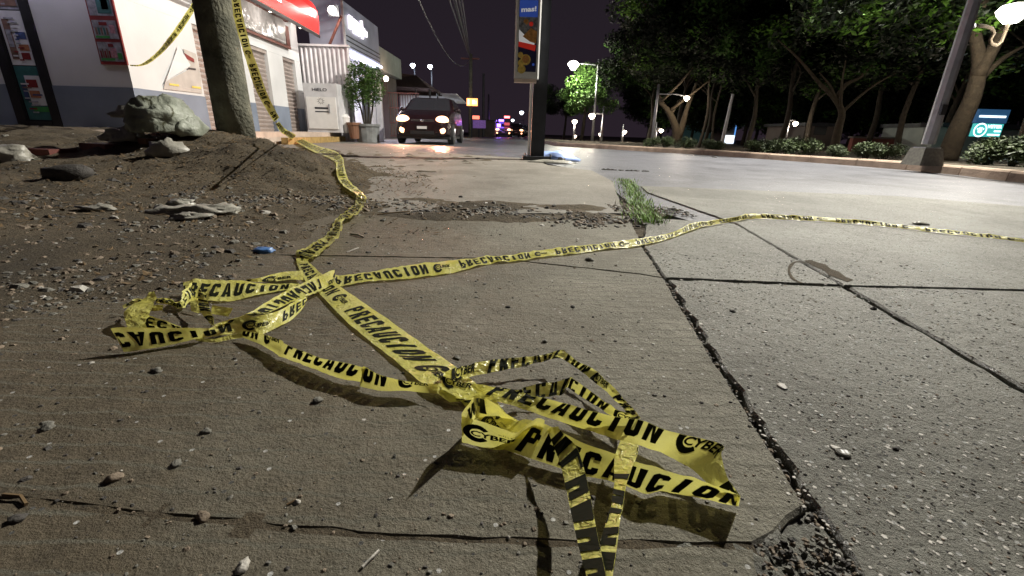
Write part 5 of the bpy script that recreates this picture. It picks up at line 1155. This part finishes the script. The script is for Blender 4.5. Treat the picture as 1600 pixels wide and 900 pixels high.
crumple('plastic_bag', on(198, 222)+Vector((0, 0, .04)), (.14, .09, .07), 'bag_white', 'white crumpled plastic bag left of the big rubbish bag', 'plastic bag', 5.2, 18, 10, .7, .7)
crumple('plastic_bag', on(12, 252)+Vector((0, 0, .03)), (.20, .12, .08), 'bag_white', 'pale crumpled bag at the left edge of the dirt', 'plastic bag', 6.4, 18, 10, .5, .4)
crumple('stone_lump', on(265, 243)+Vector((0, 0, .03)), (.13, .10, .08), 'bag_white', 'white lump of rubble in the dirt below the rubbish bag', 'rubble', 9.7, 14, 8, .5, .5)
for i, (x, y, rx, ry, rz, lb) in enumerate(((270, 332, .10, .05, .02, 'left crumpled part of the flattened grey plastic on the dirt'), (325, 334, .13, .07, .03, 'larger flattened grey plastic sheet on the dirt'), (285, 322, .05, .04, .025, 'small bunched piece of plastic on top of the flattened sheet'), (298, 342, .06, .04, .015, 'folded scrap at the front of the flattened plastic'))):
    crumple('plastic_scrap', on(x, y)+Vector((0, 0, .008)), (rx, ry, rz), 'bag_white', lb, 'plastic scrap', 12+i*2.3, 22, 10, .8, .8)
crumple('plastic_scrap', on(155, 328)+Vector((0, 0, .005)), (.07, .03, .015), 'bag_white', 'thin pale scrap left of the flattened plastic', 'plastic scrap', 31, 14, 8, .8, .6)
crumple('blue_wrapper', on(412, 393)+Vector((0, 0, .004)), (.034, .022, .011), 'blue_plastic', 'crumpled blue wrapper in the dirt left of the tape knot', 'wrapper', 17.0, 16, 8, .6, .5)
crumple('blue_sheet', g(868, 251, 0)+Vector((-.05, .25, .02)), (.42, .22, .13), 'tarp_blue', 'light blue plastic sheet heaped behind the advert column', 'plastic sheet', 2.2, 22, 10, .35, .3)
crumple('dark_scrap', g(871, 251, 0)+Vector((.06, -.05, .0)), (.07, .05, .05), 'black_metal', 'small black scrap in front of the blue sheet', 'scrap', 4.4, 12, 8)
crumple('white_sheet', g(862, 254, 0)+Vector((.02, 0, .0)), (.34, .08, .04), 'bag_white', 'white edge of plastic lying in front of the blue sheet', 'plastic sheet', 4.9, 18, 8, .3, .4)
m_ = MB(); pts = [on(-6, 272)+Vector((0, 0, .0)), on(130, 236), on(175, 226), on(205, 232)]
def fold_slab(a, b, lab, w_, t_, mat):   # broken kerb / slab fragments at the pavement edge
    p = on(*a); q = on(*b); e = (q-p); e.z = 0; L = e.length; e.normalize(); n = Vector((-e.y, e.x, 0)); mb = MB()
    vs = []
    for z in (-.05, t_):
        for s, u in ((0, 0), (1, -.1), (.9, 1), (.1, .85)): vs.append(p+e*L*s+n*w_*u+Vector((0, 0, z)))
    mb.add(vs, [(3, 2, 1, 0), (4, 5, 6, 7), (0, 1, 5, 4), (1, 2, 6, 5), (2, 3, 7, 6), (3, 0, 4, 7)]); solo(mb, 'broken_slab', mat, tuple(p), lab, 'rubble', 'broken slab pieces at the pavement edge')
fold_slab((125, 233), (172, 231), 'dark broken slab piece below the pavement edge', .35, .05, 'wood_brown'); fold_slab((78, 242), (116, 238), 'reddish broken slab piece left of the dark one', .3, .04, 'brick_wall')
fold_slab((-30, 250), (70, 246), 'long mossy slab fragment at the left edge', .8, .03, 'pole_concrete'); fold_slab((216, 224), (232, 226), 'rusty block against the rubbish bag', .12, .04, 'clay')
# bottle cap, straws, twigs
p = g(1317, 709); m_ = MB(); m_.lathe((0, 0, 0), [(.009, 0), (.0095, .002), (.0075, .0035), (0, .0035)], 14); m_.add([(-.004, -.003, .0038), (-.001, -.005, .0038), (.001, .002, .0038), (-.002, .004, .0038)], [(0, 1, 2, 3)], 1); m_.add([(.001, -.003, .0038), (.004, -.005, .0038), (.006, .002, .0038), (.003, .004, .0038)], [(0, 1, 2, 3)], 1)
o = m_.build('bottle_cap', ['stone_grey', 'black_metal']); o.location = (p.x, p.y, .0005); tag(o, 'crushed dark bottle cap on the worn slab at lower right', 'bottle cap')
for i, (a, b, r, mt, lb) in enumerate((((566, 888), (592, 862), .0016, 'stone_white', 'pale twig at the bottom edge left of the tape'), ((448, 790), (464, 784), .0012, 'straw', 'thin straw beside the white chip'), ((542, 395), (560, 388), .002, 'stone_white', 'white straw on the slab above the knot'), ((6, 775), (42, 790), .002, 'straw', 'curved twig at the lower left edge'), ((548, 367), (568, 372), .004, 'bag_white', 'flat pale scrap right of the mound tape'), ((590, 336), (640, 331), .003, 'straw', 'long thin straw across the gravel'))):
    p, q = on(*a), on(*b); m_ = MB(); m_.tube([p+Vector((0, 0, r)), p.lerp(q, .5)+Vector((.003, .004, r*1.5)), q+Vector((0, 0, r))], r, 5); solo(m_, 'twig', mt, tuple(p), lb, 'twig')
m_ = MB(); p = g(985, 236.5, 0)
for i in range(40): rock(m_, (p.x-.5+rng.random()*1.9, p.y-.9+rng.uniform(-.06, .06), -.01), rng.uniform(.01, .03), rng)
p = g(980, 266, 0)
dl = MB()
for i in range(60): t = rng.random(); q = g(940, 264).lerp(g(1015, 267), t); rock(dl, (q.x, q.y+rng.uniform(-.05, .05), -.008), rng.uniform(.008, .024), rng)
tag(dl.build('road_debris', 'stone_dark'), 'thin line of dark debris lying on the road behind the slab', 'debris', kind='stuff')
p = g(1436, 351); crumple('white_wrapper', p+Vector((0, 0, .005)), (.035, .02, .01), 'bag_white', 'small white and blue wrapper beyond the far tape on the right', 'wrapper', 21, 12, 8, .7, .6)

# ------------------------------------------------------------------ trees and shrubs
def branchy(mb, base, pts, r0_, seed, nb=5, spread=1.6, up=1.5):
    rr = random.Random(seed); P = [Vector(p) for p in pts]; n = len(P); mb.tube(catmull(P, 5), [r0_*(1-.62*i/((n-1)*5)) for i in range((n-1)*5+1)], 9)
    for k in range(nb):
        t = rr.uniform(.45, 1); i = min(n-2, int(t*(n-1))); s = P[i].lerp(P[i+1], t*(n-1)-i); q = rr.uniform(0, 6.3)
        e = s+Vector((math.cos(q)*spread, math.sin(q)*spread, up))*rr.uniform(.6, 1.1); mid = s.lerp(e, .5)+Vector((rr.uniform(-.2, .2), rr.uniform(-.2, .2), .1)); mb.tube(catmull([s, mid, e], 3), [r0_*.38*(1-i/8) for i in range(7)], 6)
def canopy_mesh(seed, R0, Hc, n, size, mat):
    n = int(n*2.4); size *= .62; rr = random.Random(seed); bl = []
    for k in range(20):
        q = rr.uniform(0, 6.3); d = R0*rr.uniform(.1, .85); bl.append((math.cos(q)*d, math.sin(q)*d, rr.uniform(-.75, .6)*Hc, rr.uniform(.28, .46)*R0, rr.uniform(.28, .46)*R0, rr.uniform(.24, .42)*Hc))
    mb = MB(); leafmass(mb, bl, n, size, rr); me = mb.build('crown', mat); d = me.data; bpy.data.objects.remove(me); return d
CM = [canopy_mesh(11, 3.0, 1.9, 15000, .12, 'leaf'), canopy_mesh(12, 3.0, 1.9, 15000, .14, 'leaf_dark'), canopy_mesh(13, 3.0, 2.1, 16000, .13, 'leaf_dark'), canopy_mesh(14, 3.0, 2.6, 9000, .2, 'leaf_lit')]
def tree(bx_, by_, pts, r0_, cz, cs, ci, label, mat='bark', name='park_tree', seed=0, crown_off=(0, 0), nb=6, group='trees on the median and park strip'):
    r = empty(name, (bx_, by_, .1), label, 'tree', group); mb = MB(); branchy(mb, None, pts, r0_, seed, nb, 1.2*cs, 1.0*cs); mb.build('trunk', mat, r, smooth=True)
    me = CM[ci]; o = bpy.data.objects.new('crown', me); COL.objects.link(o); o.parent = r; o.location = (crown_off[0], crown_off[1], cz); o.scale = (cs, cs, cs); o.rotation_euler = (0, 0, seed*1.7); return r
def q(x, y, Y): return atY(x, y, Y)
# big trunk at right behind the lamp column
tree(q(1475, 245, 10.4).x, 10.4, [q(1478, 252, 10.4), q(1498, 200, 10.4), q(1520, 150, 10.4), q(1530, 100, 10.5), q(1524, 55, 10.5), q(1515, -20, 10.5)], .20, 4.5, 1.0, 0, 'large tree with a thick leaning trunk behind the lamp column', 'bark_pale', seed=2, crown_off=(-.2, .8))
mb = MB(); mb.tube(catmull([q(1528, 118, 10.45), q(1548, 82, 10.4), q(1566, 50, 10.4), q(1590, 5, 10.4)], 4), [.14, .13, .12, .12, .11, .11, .1, .1, .09, .09, .08, .08, .08], 8); lt = [o for o in COL.objects if o.name.startswith('park_tree')][-1]; mb.build('limb', 'bark_pale', lt, smooth=True)
tree(q(1305, 230, 14).x, 14, [q(1302, 236, 14), q(1310, 200, 14), q(1315, 175, 14), q(1303, 153, 14), q(1280, 130, 14)], .13, 4.4, 1.1, 0, 'tree with a curved forked trunk behind the hedges', 'bark_pale', seed=3, crown_off=(0, .5), nb=4)
mb = MB(); mb.tube(catmull([q(1306, 155, 14), q(1322, 132, 14), q(1345, 120, 14), q(1365, 100, 14)], 3), [.07, .065, .06, .055, .05, .045, .04, .035, .03, .03], 7); lt = [o for o in COL.objects if o.name.startswith('park_tree')][-1]; mb.build('limb', 'bark_pale', lt, smooth=True)
tree(q(1058, 225, 17.5).x, 17.5, [q(1058, 226, 17.5), q(1056, 200, 17.5), q(1045, 175, 17.5), q(1030, 158, 17.5)], .17, 4.4, 1.05, 0, 'tree with pale forked trunk lit by the flared park lamp', 'bark_pale', seed=4, crown_off=(-.6, .3), nb=4)
mb = MB(); mb.tube(catmull([q(1060, 215, 17.5), q(1068, 190, 17.5), q(1074, 168, 17.5), q(1088, 130, 17.5)], 3), [.14, .13, .12, .11, .1, .09, .08, .07, .06, .05], 7); lt = [o for o in COL.objects if o.name.startswith('park_tree')][-1]; mb.build('limb', 'bark_pale', lt, smooth=True)
more = [(1092, 228, 17, .06, 3.9, .9, 1, 'slim dark trunk in front of the teal building'), (1113, 228, 17.6, .05, 4.3, .9, 2, 'second slim dark trunk in front of the teal building, right of the first'), (1215, 232, 16, .10, 4.0, 1.1, 2, 'dark tree behind the hedge, left of the low dark house'), (1400, 240, 15, .10, 4.3, 1.15, 2, 'tall dark tree filling the gap left of the lamp column'), (1165, 229, 18.5, .1, 6.0, 1.3, 1, 'tall tree crowning the middle of the dark tree line'),
        (1060, 221, 21, .1, 4.6, 1.1, 2, 'dark tree behind the dim park lamps'), (1012, 219, 26, .12, 4.6, 1.05, 1, 'dark tree right of the lit green tree'), (1260, 233, 17.5, .1, 6.6, 1.2, 1, 'tall dark tree above the park lamp by the low house'), (1350, 236, 18, .12, 7.2, 1.3, 0, 'tall tree high above the hedges, right of the forked one'), (1590, 246, 12.5, .10, 5.0, 1.1, 2, 'dark tree at the right edge behind the clinic sign'), (1100, 225, 23, .1, 7.5, 1.3, 2, 'tallest dark tree at the back of the park strip'), (1470, 242, 17, .12, 7.0, 1.3, 2, 'dark tree behind the big leaning trunk')]
for i, (x, y, Y, r0_, cz, cs, ci, lab) in enumerate(more):
    b = q(x, y, Y); b.z = .05; tree(b.x, Y, [b, b+Vector((.12*(-1)**i, 0, 1.2)), b+Vector((0, 0, 2.4)), b+Vector((.2, .1, 3.6))], r0_, cz, cs, ci, lab, 'bark', seed=20+i, crown_off=(0, .3), nb=5)
back = [(1010, 40, 3.2, .8), (1030, 37, 3.2, .9), (1050, 33, 3.6, 1.2), (1060, 31, 3.0, 1.1), (1110, 30, 3.4, 1.2), (1160, 28, 3.2, 1.2), (1215, 27, 3.2, 1.2), (1270, 25.5, 3.0, 1.15), (1325, 24, 3.2, 1.2), (1380, 23, 3.0, 1.2), (1440, 22, 3.2, 1.2), (1500, 21, 3.2, 1.2), (1570, 20, 3.4, 1.2), (1640, 19, 3.2, 1.2)]
WH = ['behind the lit green tree', 'behind the angled lamp post', 'behind the dim park lamps', 'behind the forked pale trunk', 'behind the teal building', 'behind the plain pale pole', 'behind the start of the clipped hedge', 'behind the low dark house', 'behind the curved trunk', 'behind the dark red wall', 'left of the lamp column', 'behind the big leaning trunk', 'behind the clinic sign', 'at the right edge behind the clinic sign']
for i, (x, Y, cz, cs) in enumerate(back):
    for dz, nm in ((0, 'low dark back-row tree '), (3.6, 'tall dark back-row tree ')):
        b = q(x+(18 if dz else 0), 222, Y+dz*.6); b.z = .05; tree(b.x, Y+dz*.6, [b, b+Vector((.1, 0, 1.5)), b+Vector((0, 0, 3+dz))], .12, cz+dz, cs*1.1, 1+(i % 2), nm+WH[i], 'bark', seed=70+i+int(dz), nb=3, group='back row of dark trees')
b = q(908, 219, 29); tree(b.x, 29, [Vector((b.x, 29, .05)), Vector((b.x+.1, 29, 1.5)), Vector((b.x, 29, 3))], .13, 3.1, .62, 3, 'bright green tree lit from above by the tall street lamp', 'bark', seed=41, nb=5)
b = q(880, 219, 34); tree(b.x, 34, [Vector((b.x, 34, .05)), Vector((b.x+.1, 34, 1.5)), Vector((b.x, 34, 2.4))], .1, 2.6, .55, 2, 'small dark tree just right of the advert column', 'bark', seed=43, nb=5)
sh = []
for k in range(3):
    rr = random.Random(60+k); mb = MB(); leafmass(mb, [(rr.uniform(-.25, .25), rr.uniform(-.15, .15), .24+rr.uniform(-.05, .08), .26, .24, .22) for _ in range(5)], 2600, .032, rr); o = mb.build('x', 'shrub_leaf'); sh.append(o.data); bpy.data.objects.remove(o)
SHR = [(1018, 230, 15.2, .75), (1040, 231, 14.6, .8), (1072, 234, 13.6, .75), (1110, 236, 13.0, .72), (1122, 237, 12.6, .6), (1182, 241, 11.9, .78), (1206, 243, 11.6, .85), (1228, 244, 11.2, .85), (1252, 246, 10.9, .9), (1305, 248, 10.2, .62), (1352, 249, 9.9, .78), (1382, 249, 9.8, .72), (1540, 258, 8.4, 1.05), (1580, 262, 8.1, 1.15), (1612, 262, 8.0, 1.1)]
names_ = ['first', 'second', 'third', 'fourth', 'fifth', 'sixth', 'seventh', 'eighth', 'ninth']
for i, (x, y, Y, s) in enumerate(SHR):
    p = q(x, y, Y)
    lab = ['leftmost low shrub of the row, before the dim park lamp', 'low shrub in front of the forked pale trunk, to its left', 'low shrub in front of the forked pale trunk, to its right', 'low shrub before the slim dark trunks', 'small shrub at the foot of the plain pale pole', 'shrub starting the clipped hedge right of the plain pole', 'clipped hedge shrub second from the plain pole', 'clipped hedge shrub below the small park lamp', 'right end shrub of the clipped hedge', 'small lone shrub at the foot of the curved trunk', 'rounded shrub midway between curved trunk and lamp column', 'drier shrub touching the rounded one on its right', 'dark shrub right of the lamp column in front of the clinic sign', 'big dark shrub at the right below the clinic sign', 'dark shrub cut by the right edge'][i]
    r = empty('shrub', (p.x, Y, .09), lab, 'shrub', 'shrubs along the median kerb'); c = bpy.data.objects.new('foliage', sh[i % 3]); COL.objects.link(c); c.parent = r; c.scale = (s, s, s*.92); c.rotation_euler = (0, 0, i*1.1)
    mb = MB()
    for k in range(4): mb.tube([(.03*k-.05, 0, 0), (.06*k-.1, .03, .2*s), (.12*k-.2, .05, .36*s)], [.012, .01, .005], 5)
    mb.build('stems', 'bark', r, local=True)

# ------------------------------------------------------------------ buildings beyond the median
tb = empty('teal_building', q(1100, 228, 34), 'round-cornered teal building with a strip of lit windows behind the trees', 'building')
a, b = q(1067, 226, 34), q(1133, 226, 34); zt_ = q(1100, 186, 34).z
m_ = MB(); m_.prism([(a.x, 36), (a.x, 34.8), (a.x+.5, 34.1), (a.x+1.2, 34), (b.x, 34), (b.x, 36)], 0, zt_-.45); m_.build('wall', 'teal_wall', tb)
m_ = MB(); m_.prism([(a.x-.1, 36), (a.x-.1, 34.7), (a.x+.4, 34.0), (a.x+1.2, 33.85), (b.x+.1, 33.85), (b.x+.1, 36)], zt_-.448, zt_); m_.build('roof', 'panel_green', tb)
for k in range(4): m_ = MB(); m_.box(a.x+.7+k*.62, a.x+1.1+k*.62, 33.80, 33.845, zt_-.42, zt_-.26); m_.build('window', 'window_glow', tb)
ls = empty('lit_kiosk', q(1142, 228, 30), 'small kiosk with glowing blue and white front beyond the plain pale pole', 'kiosk')
a, b = q(1128, 226, 30), q(1152, 196, 30); m_ = MB(); m_.box(a.x, b.x, 30.1, 31.5, 0, b.z+.1); m_.build('wall', 'far_wall', ls)
m_ = MB(); m_.box(a.x+.7, b.x, 30.04, 30.09, b.z-.7, b.z); m_.build('blue_sign', 'blue_sign', ls); m_ = MB(); m_.box(a.x+.02, a.x+.72, 30.0, 30.03, b.z-1.1, b.z-.6); m_.build('white_sign', 'window_glow', ls); m_ = MB(); m_.box(a.x+.7, b.x+.1, 30.04, 30.09, .2, b.z-.9); m_.build('shopfront', 'poster_blue', ls)
lh = empty('low_house', q(1275, 232, 20), 'low dark house with a flat roof behind the park lamp', 'house'); a, b = q(1250, 235, 20), q(1307, 198, 20)
m_ = MB(); m_.box(a.x, b.x, 20, 23, 0, b.z); m_.build('wall', 'far_wall', lh); m_ = MB(); m_.box(a.x-.15, b.x+.15, 19.8, 23.1, b.z+.002, b.z+.12); m_.build('roof', 'dark_steel', lh); m_ = MB(); m_.box(a.x+.4, a.x+.9, 19.97, 19.998, .7, 1.2); m_.build('window', 'car_glass', lh)
bw_ = empty('brick_wall', q(1380, 238, 18), 'long low dark red wall behind the hedges left of the lamp column', 'wall'); a, b = q(1328, 238, 18), q(1445, 219, 18); m_ = MB(); m_.box(a.x, b.x+4, 18, 18.2, 0, b.z); m_.build('panel', 'brick_wall', bw_); m_ = MB(); m_.box(a.x-.05, b.x+4.05, 17.95, 18.25, b.z+.002, b.z+.06); m_.build('coping', 'far_wall', bw_)
vs_ = empty('clinic_sign', q(1548, 215, 15), 'lit teal veterinary sign reading VETER with a round emblem', 'sign'); a, b = q(1519, 213, 15), q(1569, 194, 15)
m_ = MB(); m_.box(a.x, b.x, 15, 15.12, a.z, b.z); m_.build('face', 'vet_sign', vs_)
W_ = b.x-a.x; Hh_ = b.z-a.z
m_ = MB(); m_.box(a.x-.05, b.x+.05, 15.0, 15.14, b.z+.02, b.z+.42); m_.build('header', 'vet_dark', vs_); m_ = MB(); m_.box(a.x, b.x-.05, 14.97, 14.995, b.z+.18, b.z+.24); m_.build('strip_light', 'vet_white', vs_)
m_ = MB(); ec = (a.x+.20*W_, a.z+.5*Hh_)
for k in range(20):
    a0, a1 = k*.314, (k+1)*.314
    m_.add([(ec[0]+math.cos(t)*r, 14.99, ec[1]+math.sin(t)*r) for t, r in ((a0, .17), (a0, .21), (a1, .21), (a1, .17))], [(0, 1, 2, 3)])
m_.blob((ec[0], 14.99, ec[1]-.03), (.07, .006, .06), 8, 6)
for t in (-.09, -.03, .03, .09): m_.blob((ec[0]+t, 14.99, ec[1]+.07-abs(t)*.4), (.022, .006, .03), 6, 4)
m_.build('emblem', 'vet_white', vs_)
m_ = MB(); text_on(m_, 'VETER', (a.x+.42*W_, 14.99, a.z+.66*Hh_), (1, 0, 0), (0, 0, 1), W_*.54, Hh_*.26, 0, .05); m_.box(a.x+.72*W_, a.x+.95*W_, 14.98, 14.995, a.z+.38*Hh_, a.z+.50*Hh_); m_.box(a.x+.52*W_, a.x+.95*W_, 14.98, 14.995, a.z+.10*Hh_, a.z+.22*Hh_); m_.build('lettering', 'vet_white', vs_)
m_ = MB(); m_.tube([(a.x+.3, 15.06, 0), (a.x+.3, 15.06, a.z)], .05, 6); m_.tube([(b.x-.3, 15.06, 0), (b.x-.3, 15.06, a.z)], .05, 6); m_.build('posts', 'dark_steel', vs_)
light('AREA', 'sign_lamp', vs_, ((a.x+b.x)/2, 14.7, b.z), 25, (.5, .95, 1), .6, rot=(R_(-60), 0, 0))
vb = empty('clinic_building', q(1490, 236, 16.5), 'low building with pale front left of the veterinary sign', 'building'); a, b = q(1455, 240, 16.5), q(1520, 200, 16.5)
m_ = MB(); m_.box(a.x, b.x+3.5, 16.6, 19, 0, b.z); m_.build('wall', 'panel_green', vb); m_ = MB(); m_.box(a.x-.1, b.x+3.6, 16.3, 19.1, b.z+.002, b.z+.14); m_.build('roof', 'dark_steel', vb)
